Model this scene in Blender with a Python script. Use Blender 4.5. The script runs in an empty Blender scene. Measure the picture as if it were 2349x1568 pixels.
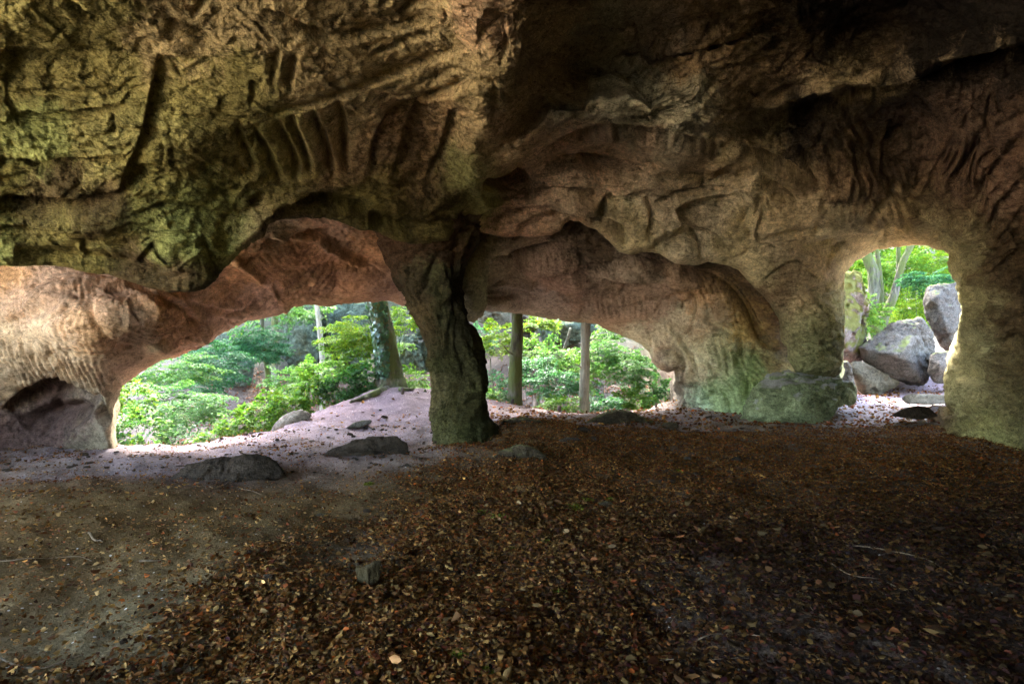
import bpy, bmesh, math, random
import numpy as np
from mathutils import Vector
random.seed(7); RNG = np.random.default_rng(7)
scene = bpy.context.scene
COL = scene.collection
F = 1305.0; CXP = 1174.5; CYP = 784.0; EYE = 1.5

def P(px, py, Y):
    return np.array([(px - CXP) / F * Y, Y, EYE - (py - CYP) / F * Y])

# ---------------------------------------------------------------- noise
_perm = RNG.permutation(256); _perm = np.concatenate([_perm, _perm, _perm])
_grad = RNG.normal(size=(256, 3)); _grad /= np.linalg.norm(_grad, axis=1)[:, None]
def perlin(p):
    p = np.asarray(p, float); i = np.floor(p).astype(int); f = p - i; i &= 255
    u = f * f * f * (f * (f * 6 - 15) + 10); r = np.zeros(len(p))
    for dx in (0, 1):
        for dy in (0, 1):
            for dz in (0, 1):
                h = _perm[_perm[_perm[(i[:, 0] + dx) & 255] + ((i[:, 1] + dy) & 255)] + ((i[:, 2] + dz) & 255)]
                g = _grad[h]
                d = g[:, 0] * (f[:, 0] - dx) + g[:, 1] * (f[:, 1] - dy) + g[:, 2] * (f[:, 2] - dz)
                w = (u[:, 0] if dx else 1 - u[:, 0]) * (u[:, 1] if dy else 1 - u[:, 1]) * (u[:, 2] if dz else 1 - u[:, 2])
                r += w * d
    return r * 1.6
def fbm(p, octv=5, gain=0.5, lac=2.03, ridged=False):
    p = np.asarray(p, float); a = 1.0; s = np.zeros(len(p)); q = p.copy()
    for _ in range(octv):
        n = perlin(q)
        if ridged: n = 1 - 2 * np.abs(n)
        s += a * n; a *= gain; q = q * lac + 17.3
    return s

def facets(p, seed=0.0):
    """broken-stone relief: one tilted plane per random cell"""
    p = np.asarray(p, float) + seed; out = np.zeros(len(p))
    for s in range(0, len(p), 60000):
        q = p[s:s + 60000]; i = np.floor(q).astype(int); f = q - i; best = np.full(len(q), 9.); bd = np.zeros((len(q), 3)); bh = np.zeros(len(q), int)
        for dx in (-1, 0, 1):
            for dy in (-1, 0, 1):
                for dz in (-1, 0, 1):
                    h = _perm[_perm[_perm[(i[:, 0] + dx) & 255] + ((i[:, 1] + dy) & 255)] + ((i[:, 2] + dz) & 255)]
                    v = f - (np.array([dx, dy, dz]) + .5 + .45 * _grad[h]); d = (v * v).sum(1); m = d < best
                    best[m] = d[m]; bd[m] = v[m]; bh[m] = h[m]
        out[s:s + 60000] = (bd * _grad[(bh * 7 + 3) & 255]).sum(1) + .25 * _grad[(bh * 5 + 1) & 255][:, 0]
    return out

# ---------------------------------------------------------------- object helpers
def tag(o, label=None, cat=None, group=None, kind=None):
    if label: o['label'] = label
    if cat: o['category'] = cat
    if group: o['group'] = group
    if kind: o['kind'] = kind
    return o
def mesh_obj(name, V, faces, mat, parent=None, smooth=True, col=None, loc=None):
    """V (n,3) array; faces (m,k) int array or list of arrays."""
    me = bpy.data.meshes.new(name)
    V = np.asarray(V, dtype=np.float32)
    if loc is not None: V = V - np.asarray(loc, dtype=np.float32)
    fl = faces if isinstance(faces, list) else [faces]
    fl = [np.asarray(f, dtype=np.int32) for f in fl if len(f)]
    nl = sum(f.size for f in fl); nf = sum(len(f) for f in fl)
    me.vertices.add(len(V)); me.vertices.foreach_set('co', V.ravel())
    me.loops.add(nl); me.polygons.add(nf)
    me.loops.foreach_set('vertex_index', np.concatenate([f.ravel() for f in fl]))
    tot = np.concatenate([np.full(len(f), f.shape[1], dtype=np.int32) for f in fl])
    st = np.zeros(nf, dtype=np.int32); st[1:] = np.cumsum(tot)[:-1]
    me.polygons.foreach_set('loop_start', st)
    me.update(calc_edges=True)
    if smooth: me.polygons.foreach_set('use_smooth', np.ones(nf, dtype=bool))
    if col is not None:
        a = me.color_attributes.new('Col', 'FLOAT_COLOR', 'POINT')
        c = np.ones((len(V), 4), dtype=np.float32); c[:, :3] = col
        a.data.foreach_set('color', c.ravel())
    me.validate()
    me.materials.append(mat)
    o = bpy.data.objects.new(name, me); COL.objects.link(o)
    if parent is not None: o.parent = parent
    if loc is not None: o.location = tuple(float(v) for v in loc)
    return o
def empty(name, loc):
    o = bpy.data.objects.new(name, None); COL.objects.link(o); o.location = tuple(float(v) for v in loc)
    o.empty_display_size = 0.2
    return o

# ---------------------------------------------------------------- materials
def nodes_of(name):
    m = bpy.data.materials.new(name); m.use_nodes = True
    nt = m.node_tree; nt.nodes.clear()
    return m, nt.nodes, nt.links
def rock_material(name, base=None, use_attr=True, fine=1.0, bump=0.35, rough=0.9, moss=None, speck=0.35, low=0.7, high=1.25):
    m, N, L = nodes_of(name)
    out = N.new('ShaderNodeOutputMaterial'); b = N.new('ShaderNodeBsdfPrincipled')
    b.inputs['Roughness'].default_value = rough; b.inputs['Specular IOR Level'].default_value = 0.06
    L.new(b.outputs[0], out.inputs[0])
    tc = N.new('ShaderNodeNewGeometry'); pos = tc.outputs['Position']
    def noise(sc, det=6, rgh=0.6, dist=0.0, vec=pos):
        n = N.new('ShaderNodeTexNoise'); n.inputs['Scale'].default_value = sc; n.inputs['Detail'].default_value = det
        n.inputs['Roughness'].default_value = rgh; n.inputs['Distortion'].default_value = dist
        L.new(vec, n.inputs['Vector']); return n.outputs['Fac']
    def ramp(fac, a, bb, lo, hi):
        r = N.new('ShaderNodeMapRange'); r.inputs[1].default_value = a; r.inputs[2].default_value = bb
        r.inputs[3].default_value = lo; r.inputs[4].default_value = hi; L.new(fac, r.inputs[0]); return r.outputs[0]
    def mul(a, fac):
        x = N.new('ShaderNodeVectorMath'); x.operation = 'SCALE'
        L.new(a, x.inputs[0]); L.new(fac, x.inputs['Scale']); return x.outputs[0]
    if use_attr:
        at = N.new('ShaderNodeAttribute'); at.attribute_name = 'Col'; c = at.outputs['Color']
    else:
        rg = N.new('ShaderNodeRGB'); rg.outputs[0].default_value = (*base, 1); c = rg.outputs[0]
    c = mul(c, ramp(noise(1.7, 4), 0.3, 0.7, low, high))
    c = mul(c, ramp(noise(14 * fine, 9, 0.75), 0.36, 0.64, 0.62, 1.36))
    c = mul(c, ramp(noise(70 * fine, 3, 0.7), 0.35, 0.7, 1 - speck, 1 + speck))
    # dark pits
    pit = ramp(noise(26 * fine, 5, 0.65, 0.6), 0.30, 0.40, 0.35, 1.0)
    c = mul(c, pit)
    mpn = N.new('ShaderNodeMapping'); mpn.inputs['Scale'].default_value = (1, 1, 3.2); mpn.inputs['Rotation'].default_value = (.25, .15, 0); L.new(pos, mpn.inputs['Vector'])
    ns = noise(3.2 * fine, 9, .62, .9, mpn.outputs[0]); sb = N.new('ShaderNodeMath'); sb.operation = 'SUBTRACT'; L.new(ns, sb.inputs[0]); sb.inputs[1].default_value = .5
    ab = N.new('ShaderNodeMath'); ab.operation = 'ABSOLUTE'; L.new(sb.outputs[0], ab.inputs[0]); line = ramp(ab.outputs[0], 0.0, 0.018, .45, 1.0)
    c = mul(c, line)
    if moss:
        mx = N.new('ShaderNodeMix'); mx.data_type = 'RGBA'
        g = N.new('ShaderNodeNewGeometry'); sp = N.new('ShaderNodeSeparateXYZ'); L.new(g.outputs['Normal'], sp.inputs[0])
        ad = N.new('ShaderNodeMath'); ad.operation = 'ADD'; L.new(sp.outputs[2], ad.inputs[0]); L.new(ramp(noise(3, 6), 0.3, 0.7, -0.35, 0.35), ad.inputs[1])
        f = ramp(ad.outputs[0], moss[3], moss[3] + 0.3, 0, 1)
        L.new(f, mx.inputs[0]); L.new(c, mx.inputs[6]); mx.inputs[7].default_value = (*moss[:3], 1); 
        c = mul(mx.outputs[2], ramp(noise(60, 3), 0.3, 0.7, 0.7, 1.3))
    L.new(c, b.inputs['Base Color'])
    h1 = noise(11 * fine, 10, 0.72, 0.3); h2 = noise(55 * fine, 5, 0.7)
    ad = N.new('ShaderNodeMath'); ad.operation = 'MULTIPLY_ADD'; L.new(h2, ad.inputs[0]); ad.inputs[1].default_value = 0.3; L.new(h1, ad.inputs[2])
    ad2 = N.new('ShaderNodeMath'); ad2.operation = 'MULTIPLY_ADD'; L.new(pit, ad2.inputs[0]); ad2.inputs[1].default_value = 0.25; L.new(ad.outputs[0], ad2.inputs[2])
    ad3 = N.new('ShaderNodeMath'); ad3.operation = 'MULTIPLY_ADD'; L.new(line, ad3.inputs[0]); ad3.inputs[1].default_value = 0.35; L.new(ad2.outputs[0], ad3.inputs[2]); ad2 = ad3
    bm = N.new('ShaderNodeBump'); bm.inputs['Strength'].default_value = bump; bm.inputs['Distance'].default_value = 0.11
    L.new(ad2.outputs[0], bm.inputs['Height']); L.new(bm.outputs[0], b.inputs['Normal'])
    return m
def leaf_material(name, base=None, trans=0.5, rough=0.45, spec=0.4):
    m, N, L = nodes_of(name)
    out = N.new('ShaderNodeOutputMaterial'); b = N.new('ShaderNodeBsdfPrincipled')
    b.inputs['Roughness'].default_value = rough; b.inputs['Specular IOR Level'].default_value = spec
    if base is None:
        at = N.new('ShaderNodeAttribute'); at.attribute_name = 'Col'; c = at.outputs['Color']
    else:
        rg = N.new('ShaderNodeRGB'); rg.outputs[0].default_value = (*base, 1); c = rg.outputs[0]
    L.new(c, b.inputs['Base Color'])
    if trans > 0:
        t = N.new('ShaderNodeBsdfTranslucent'); mx = N.new('ShaderNodeMixShader'); mx.inputs[0].default_value = trans
        vm = N.new('ShaderNodeVectorMath'); vm.operation = 'MULTIPLY'; vm.inputs[1].default_value = (1.3, 1.3, 0.7)
        L.new(c, vm.inputs[0]); L.new(vm.outputs[0], t.inputs['Color'])
        L.new(b.outputs[0], mx.inputs[1]); L.new(t.outputs[0], mx.inputs[2]); L.new(mx.outputs[0], out.inputs[0])
    else: L.new(b.outputs[0], out.inputs[0])
    return m

# ---------------------------------------------------------------- relief tools (all shapes are real 3-D surfaces)
def tps_fit(pts, vals, lam=1e-3):
    X = np.asarray(pts, float); n = len(X)
    d = np.linalg.norm(X[:, None] - X[None], axis=2); K = np.where(d > 0, d * d * np.log(d + 1e-12), 0) + lam * np.eye(n)
    A = np.zeros((n + 3, n + 3)); A[:n, :n] = K; A[:n, n] = 1; A[:n, n + 1:] = X; A[n, :n] = 1; A[n + 1:, :n] = X.T
    rhs = np.zeros((n + 3,) + np.shape(vals)[1:]); rhs[:n] = vals
    return X, np.linalg.solve(A, rhs)
def tps_eval(fit, Q):
    X, w = fit; n = len(X); out = np.zeros((len(Q),) + w.shape[1:])
    for s in range(0, len(Q), 20000):
        q = Q[s:s + 20000]; d = np.linalg.norm(q[:, None] - X[None], axis=2)
        out[s:s + 20000] = np.where(d > 0, d * d * np.log(d + 1e-12), 0) @ w[:n] + w[n] + q @ w[n + 1:]
    return out
def poly_dist(Q, poly, closed=False):
    """distance, signed side (+ right of travel), arclength fraction, nearest point"""
    poly = np.asarray(poly, float)
    if closed: poly = np.vstack([poly, poly[:1]])
    best = np.full(len(Q), 1e9); side = np.zeros(len(Q)); fr = np.zeros(len(Q)); near = np.zeros((len(Q), 2))
    L = np.linalg.norm(np.diff(poly, axis=0), axis=1); cum = np.concatenate([[0], np.cumsum(L)]); tot = cum[-1]
    for k in range(len(poly) - 1):
        a, b = poly[k], poly[k + 1]; ab = b - a; l2 = ab @ ab + 1e-9
        t = np.clip(((Q - a) @ ab) / l2, 0, 1); pr = a + t[:, None] * ab; v = Q - pr
        d = np.hypot(v[:, 0], v[:, 1]); m = d < best
        best[m] = d[m]; side[m] = (ab[0] * (Q[m, 1] - a[1]) - ab[1] * (Q[m, 0] - a[0]) > 0) * 2.0 - 1
        fr[m] = (cum[k] + t[m] * L[k]) / tot; near[m] = pr[m]
    return best, side, fr, near
def inside(Q, poly):
    poly = np.asarray(poly, float); x, y = Q[:, 0], Q[:, 1]; r = np.zeros(len(Q), bool); n = len(poly); j = n - 1
    for i in range(n):
        xi, yi = poly[i]; xj, yj = poly[j]
        c = ((yi > y) != (yj > y)) & (x < (xj - xi) * (y - yi) / (yj - yi + 1e-12) + xi); r ^= c; j = i
    return r
def smooth_poly(p, it=2, jit=0.0, closed=False):
    p = np.asarray(p, float)
    for k in range(it):
        a = p if not closed else np.vstack([p, p[:1]])
        q = np.empty((2 * (len(a) - 1), 2)); q[0::2] = a[:-1] * .75 + a[1:] * .25; q[1::2] = a[:-1] * .25 + a[1:] * .75
        if not closed: q = np.vstack([p[:1], q, p[-1:]])
        p = q
    return p
def feature(Q, f):
    """f = (kind, polyline, width, amp). kinds: v valley, r ridge, s step (right side recessed)"""
    kind, pl, w, amp = f[:4]; pl = smooth_poly(pl, 2)
    jn = perlin(np.c_[Q * 0.02, np.full(len(Q), 3.3)]) * 3.0 + perlin(np.c_[Q * 0.07, np.full(len(Q), 1.3)]) * 1.5
    lo = pl.min(0) - 4 * w - 10; hi = pl.max(0) + 4 * w + 10
    m = (Q[:, 0] > lo[0]) & (Q[:, 0] < hi[0]) & (Q[:, 1] > lo[1]) & (Q[:, 1] < hi[1])
    r = np.zeros(len(Q))
    if not m.any(): return r
    q = Q[m]; q = q + np.c_[jn[m], -jn[m]]
    d, s, fr, _ = poly_dist(q, pl)
    tp = np.clip(np.minimum(fr, 1 - fr) * 5, 0, 1) ** 0.6
    if len(f) > 4: tp = np.ones_like(tp)
    end = (fr <= 0) | (fr >= 1)
    if kind == 'v': v = -amp * np.exp(-(d / w) ** 2)
    elif kind == 'r': v = amp * np.exp(-(d / w) ** 2)
    else:
        sd = d * s; v = -amp * np.where(sd > 0, np.exp(-(sd / w)) * (1 - np.exp(-(sd / 3.0) ** 2) * 0.5), 0.5 * np.exp(-(sd / 3.0) ** 2))
        v = np.where(end, v * np.exp(-(d / 4.0) ** 2), v)
    r[m] = v * tp; return r
def stripes(Q, s):
    """s = (cx, cy, rx, ry, rot_deg_of_mask, stripe_dir_deg, wavelength, amp): chisel rows"""
    cx, cy, rx, ry, rot, ang, wl, amp = s
    d = Q - np.array([cx, cy]); c, sn = math.cos(math.radians(rot)), math.sin(math.radians(rot))
    u = (d[:, 0] * c + d[:, 1] * sn) / rx; v = (-d[:, 0] * sn + d[:, 1] * c) / ry
    m = np.exp(-(u * u + v * v) ** 1.5); k = m > 0.02; r = np.zeros(len(Q))
    if not k.any(): return r
    q = Q[k]; a = math.radians(ang)
    w1 = perlin(np.c_[q * 0.006, np.full(len(q), cx * .01)]) * 2.6 + perlin(np.c_[q * 0.018, np.full(len(q), cy * .01)]) * .7
    ph = ((q[:, 0] * -math.sin(a) + q[:, 1] * math.cos(a)) / wl + w1)
    fr = ph - np.floor(ph); saw = np.where(fr < 0.75, fr / 0.75, (1 - fr) / 0.25)
    am = 0.55 + 0.9 * perlin(np.c_[q * 0.012, np.full(len(q), 7.7 + cx)])
    al = q[:, 0] * math.cos(a) + q[:, 1] * math.sin(a)
    brk = np.clip(1.2 + 1.5 * perlin(np.c_[al * 0.02 , np.floor(ph) * 3.7, np.full(len(q), .5)]), 0, 1.2)
    r[k] = (saw - .5) * amp * m[k] * np.clip(am, 0, 1.5) * brk; return r
def color_field(Q, cps, sig):
    C = np.array([c[2:5] for c in cps], float); X = np.array([c[:2] for c in cps], float)
    S = np.array([c[5] if len(c) > 5 else 1.0 for c in cps]) * sig
    wob = np.c_[perlin(np.c_[Q * .012, np.full(len(Q), 9.1)]), perlin(np.c_[Q * .012, np.full(len(Q), 4.1)])] * 45 \
        + np.c_[perlin(np.c_[Q * .05, np.full(len(Q), 9.1)]), perlin(np.c_[Q * .05, np.full(len(Q), 4.1)])] * 18
    wob += np.c_[perlin(np.c_[Q * .21, np.full(len(Q), 2.1)]), perlin(np.c_[Q * .21, np.full(len(Q), 6.1)])] * 26
    q = Q + wob; out = np.zeros((len(Q), 3))
    for s in range(0, len(Q), 20000):
        d2 = ((q[s:s + 20000, None] - X[None]) ** 2).sum(2) / S ** 2
        w = np.exp(-d2) + 1e-4 / (1 + d2) ** 2 + 1e-12; out[s:s + 20000] = (w @ C) / w.sum(1)[:, None]
    return out
def axis_pts(lo, a, b, hi, fine, coarse):
    return np.concatenate([np.arange(lo, a, coarse), np.arange(a, b, fine), np.arange(b, hi + coarse, coarse)])

def relief(name, poly, cps, feats, strp, lumps, cols, mat, round_edges=(), step=3.0, namp=0.10, seed=0, csig=90, skirt=True, skirt_rule=None, rad=26.0, redge=0.22, ext=(-500, -500, 2800, 1250), nmask=None, lmul=1.0, fmul=1.5, strokes=1.0, ledges=()):
    poly = np.asarray(poly, float)
    xs = axis_pts(ext[0], max(ext[0], -40), min(2390, ext[2]), ext[2], step, 22)
    ys = axis_pts(ext[1], max(ext[1], -40), min(1100, ext[3]), ext[3], step, 22)
    GX, GY = np.meshgrid(xs, ys); ny, nx = GX.shape; Q = np.c_[GX.ravel(), GY.ravel()]
    # cells kept
    idx = np.arange(nx * ny).reshape(ny, nx)
    c = np.c_[(GX[:-1, :-1] + GX[1:, 1:]).ravel() / 2, (GY[:-1, :-1] + GY[1:, 1:]).ravel() / 2]
    keep = inside(c, poly)
    quads = np.stack([idx[:-1, :-1].ravel(), idx[1:, :-1].ravel(), idx[1:, 1:].ravel(), idx[:-1, 1:].ravel()], 1)[keep]
    used = np.unique(quads); rm = -np.ones(nx * ny, int); rm[used] = np.arange(len(used)); quads = rm[quads]; Q = Q[used]
    # boundary edges (directed)
    e = np.concatenate([quads[:, [0, 1]], quads[:, [1, 2]], quads[:, [2, 3]], quads[:, [3, 0]]])
    key = e.min(1) * 10_000_000 + e.max(1); uk, inv, cnt = np.unique(key, return_inverse=True, return_counts=True)
    be = e[cnt[inv] == 1]; bv = np.unique(be)
    dB, _, _, near = poly_dist(Q[bv], poly, True)
    Q[bv] = np.where((dB < step * 1.6)[:, None], near, Q[bv])
    Xc = np.array([[a, b] for a, b, _ in cps]) / 1000.0; fit = tps_fit(Xc, np.log([c_[2] for c_ in cps]), 4e-5)
    D = np.exp(tps_eval(fit, Q / 1000.0))
    rnd = np.zeros(len(Q))
    for pl in round_edges:
        d, _, _, _ = poly_dist(Q, pl); t = np.clip(1 - d / rad, 0, 1); rnd = np.maximum(rnd, 1 - np.sqrt(np.clip(1 - t * t, 0, 1)))
    def lift(D): return np.c_[(Q[:, 0] - CXP) / F * D, D, EYE - (Q[:, 1] - CYP) / F * D]
    def normals(V):
        n = np.zeros_like(V); a, b, c_, d = (V[quads[:, k]] for k in range(4)); fn = np.cross(c_ - a, d - b)
        for k in range(4): np.add.at(n, quads[:, k], fn)
        n /= np.linalg.norm(n, axis=1)[:, None] + 1e-12
        flip = (n * (V - np.array([0, 0, EYE]))).sum(1) > 0; n[flip] *= -1; return n
    n = normals(lift(D)); back = -lift(D) + np.array([0, 0, EYE]); back /= np.linalg.norm(back, axis=1)[:, None]
    n = n * .75 + back * .45; n /= np.linalg.norm(n, axis=1)[:, None]
    D = D + rnd * redge * D / 8
    for pl, w_, am in ledges:      # real undercuts: the rock steps back below each ledge line
        pl = smooth_poly(pl, 2); jn = perlin(np.c_[Q * 0.018, np.full(len(Q), 3.3)]) * 9 + perlin(np.c_[Q * 0.06, np.full(len(Q), 1.3)]) * 4
        dd, sd, fr, _ = poly_dist(Q + np.c_[jn * 0, jn], pl); tp = np.clip(np.minimum(fr, 1 - fr) * 6, 0, 1) ** .7; x = np.where((sd > 0) & (fr > 0) & (fr < 1), dd, 0)
        D = D * (1 + am * tp * (1 - np.exp(-x / 6.0)) * np.exp(-x / w_))
    V = lift(D)
    disp = np.zeros(len(Q)); namp = namp * (nmask(Q) if nmask else 1.0)
    for (lx, ly, rx, ry, rot, amp) in lumps:
        d = Q - np.array([lx, ly]); cc, ss = math.cos(math.radians(rot)), math.sin(math.radians(rot))
        u = (d[:, 0] * cc + d[:, 1] * ss) / rx; v = (-d[:, 0] * ss + d[:, 1] * cc) / ry; disp += lmul * amp * np.exp(-(u * u + v * v) ** 1.3)
    for f in feats: disp += fmul * feature(Q, f)
    for s in strp: disp += 1.5 * stripes(Q, s)
    q3 = V + seed * 11.3
    q3w = q3 + 0.25 * np.c_[perlin(q3 * 1.3), perlin(q3 * 1.3 + 5), perlin(q3 * 1.3 + 9)]
    disp += namp * (0.42 * fbm(q3w * 1.1, 3) + 0.20 * fbm(q3w * 4.1, 4, 0.55))
    q3f = q3 + .12 * np.c_[perlin(q3 * 4), perlin(q3 * 4 + 5), perlin(q3 * 4 + 9)]
    disp += namp * (.42 * facets(q3f * np.array([1.5, 1.5, 2.6]), 3.1) + .24 * facets(q3f * np.array([4.2, 4.2, 7.5]), 8.7)) * np.clip(.9 + 1.0 * perlin(q3 * .6), .1, 1.7)
    rid = fbm(q3w * np.array([3.0, 3.0, 6.0]), 4, 0.5, ridged=True); disp -= namp * 0.28 * np.clip(rid - 0.7, 0, 2)
    q4 = q3 + .35 * np.c_[perlin(q3 * .9), perlin(q3 * .9 + 5), perlin(q3 * .9 + 9)]; mk = np.clip(.5 + 2.2 * perlin(q3 * .55 + 31), 0, 1); mk2 = np.clip(.15 + 2.0 * perlin(q3 * .7 + 51), 0, 1)
    stA = fbm(q4 * np.array([1.6, 8.5, 8.5]), 3, .55, ridged=True); stB = fbm(q4 * np.array([8.5, 1.6, 8.5]), 3, .55, ridged=True)
    disp -= namp * .30 * strokes * (mk * np.clip(stA - .35, 0, 2) + (1 - mk) * np.clip(stB - .35, 0, 2)) * mk2
    disp += namp * 0.13 * fbm(q3 * 20, 3, 0.65) * np.clip(.7 + perlin(q3 * 1.1 + 7), .2, 1.5)
    V = V + n * disp[:, None]
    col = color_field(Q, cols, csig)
    quads_all = [quads]; allV = V; allC = col
    if skirt:
        prev = bv.copy(); cen = None
        seglist = skirt_rule or [(0.12, 0.0), (0.35, 0.06), (0.8, 0.25)]
        m = -np.ones(len(V), int); m[bv] = np.arange(len(bv)); bq = m[be]
        cur = V[bv]; prev_idx = bv; dirs = V[bv] - np.array([0, 0, EYE]); dirs[:, 2] *= 1.0; dirs /= np.linalg.norm(dirs, axis=1)[:, None]
        for k, (bk, up) in enumerate(seglist):
            nv = V[bv] + dirs * bk; nv[:, 2] += up
            nv += 0.15 * bk * np.c_[perlin(nv * 2), perlin(nv * 2 + 4), perlin(nv * 2 + 8)]
            st = len(allV); allV = np.vstack([allV, nv]); allC = np.vstack([allC, col[bv]])
            ni = np.arange(st, st + len(bv))
            quads_all.append(np.stack([prev_idx[bq[:, 1]], prev_idx[bq[:, 0]], ni[bq[:, 0]], ni[bq[:, 1]]], 1)); prev_idx = ni
        nv = allV[prev_idx].copy(); nv[:, 2] = np.maximum(nv[:, 2], 5.2)
        st = len(allV); allV = np.vstack([allV, nv]); allC = np.vstack([allC, col[bv]]); ni = np.arange(st, st + len(bv))
        hi = (Q[bv][:, 1] < 900) & ~((Q[bv][:, 0] > 1900) & (Q[bv][:, 1] > 600) & (ext[2] > 2000)); em = hi[bq[:, 0]] & hi[bq[:, 1]]
        bq2 = bq[em]; quads_all.append(np.stack([prev_idx[bq2[:, 1]], prev_idx[bq2[:, 0]], ni[bq2[:, 0]], ni[bq2[:, 1]]], 1))
    o = mesh_obj(name, allV, np.vstack(quads_all), mat, col=allC)
    return o, Q, V
M_rock = rock_material('sandstone', bump=0.8)
M_rock_soft = rock_material('sandstone_smooth', bump=0.6, speck=0.25)
LIP = [(-500,600),(-200,606),(0,614),(110,618),(190,629),(260,636),(305,651),(350,664),(390,674),(430,673),(470,665),(495,646),(515,614),(540,584),(575,556),(605,544),(625,519),(660,506),(700,501),(740,498),(780,509),(825,526),(860,531),(900,549),(940,559),(970,556),(1030,551),(1050,519),(1062,495)]
FOLD = [(1075,500),(1092,531),(1150,541),(1229,544),(1263,539),(1294,518),(1332,516),(1370,524),(1396,542),(1419,573),(1450,579),(1472,567),(1510,569),(1549,600),(1590,607),(1625,600),(1695,618),(1732,659),(1765,695),(1786,735),(1789,782),(1806,800),(1806,823),(1826,855),(1880,866),(1929,868)]
ARCH = [(1929,868),(1931,800),(1930,700),(1932,650),(1938,628),(1960,602),(2000,580),(2040,571),(2080,567),(2135,567),(2146,577),(2165,594),(2185,612),(2196,650),(2198,700),(2192,780),(2180,830),(2168,880),(2172,930),(2160,965),(2142,985),(2132,1015)]
L1poly = [(-500,-500),(2800,-500),(2800,1260),(2600,1180),(2349,1085),(2240,1050)] + ARCH[::-1] + FOLD[::-1] + LIP[::-1]
L1c = [(-500,-500,2.6),(-500,0,3.0),(-500,300,3.5),(-500,600,4.4),(0,-500,2.2),(0,0,3.0),(0,150,3.5),(0,300,3.9),(0,450,4.3),(0,600,4.7),
 (300,-500,2.2),(300,0,3.1),(300,150,3.7),(300,300,4.1),(300,450,4.6),(300,620,5.0),(420,665,5.2),(480,640,5.3),(530,575,5.5),
 (600,0,3.2),(600,150,3.9),(600,300,4.6),(600,450,5.3),(600,530,5.6),(720,495,6.0),(850,522,6.6),(960,550,7.2),(1040,540,7.5),(1062,485,7.5),
 (900,-500,2.2),(900,0,3.3),(900,150,4.15),(900,300,5.1),(900,430,6.2),(1050,100,3.7),(1050,300,5.1),(1040,420,6.5),
 (1130,0,3.0),(1130,150,3.75),(1125,300,4.95),(1095,420,6.4),(1240,0,3.08),(1255,150,4.0),(1215,300,5.7),(1160,400,7.4),
 (1300,-500,2.3),(1500,0,3.9),(1500,150,5.0),(1500,250,5.7),(1500,330,6.6),(1500,400,7.5),(1500,500,8.6),(1330,400,7.5),(1300,450,8.0),(1300,510,8.7),(1200,535,8.9),(1100,510,8.4),
 (1400,560,9.2),(1450,570,9.3),(1600,600,9.6),(1700,620,9.9),(1785,750,10.4),(1700,450,8.3),(1700,550,9.3),(1850,560,9.6),(1850,650,9.9),(1900,750,10.2),(1900,860,10.4),(1810,830,10.5),
 (1930,620,11.0),(1930,700,10.7),(1930,860,10.6),(1880,620,10.0),(2000,520,9.0),(2000,575,11.4),(2100,515,8.8),(2110,565,11.2),(2050,545,10.3),(2160,595,10.8),(2195,680,10.2),(2190,780,10.1),(2168,880,9.9),(2140,990,9.2),
 (2110,490,8.5),(2190,520,8.1),(2240,600,8.0),(2248,750,8.1),(2222,900,8.6),(2200,1000,8.5),
 (1900,470,8.2),(1900,400,7.4),(2000,400,7.3),(2000,300,6.4),(2000,150,5.5),(2000,0,4.6),(1750,0,4.3),(1750,150,5.2),(1750,300,6.5),(1750,380,7.4),
 (1850,190,5.4),(2100,150,5.0),(2100,300,6.3),(2200,400,6.9),(2349,110,4.3),(2349,250,5.4),(2349,450,6.9),(2349,600,7.4),(2349,800,7.6),(2349,1040,7.45),
 (2800,0,3.0),(2800,500,4.9),(2800,1000,5.0),(2800,1200,5.2),(2300,-500,2.4),(2000,-500,2.5),(2800,-500,2.0),(2350,0,3.9)]
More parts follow.
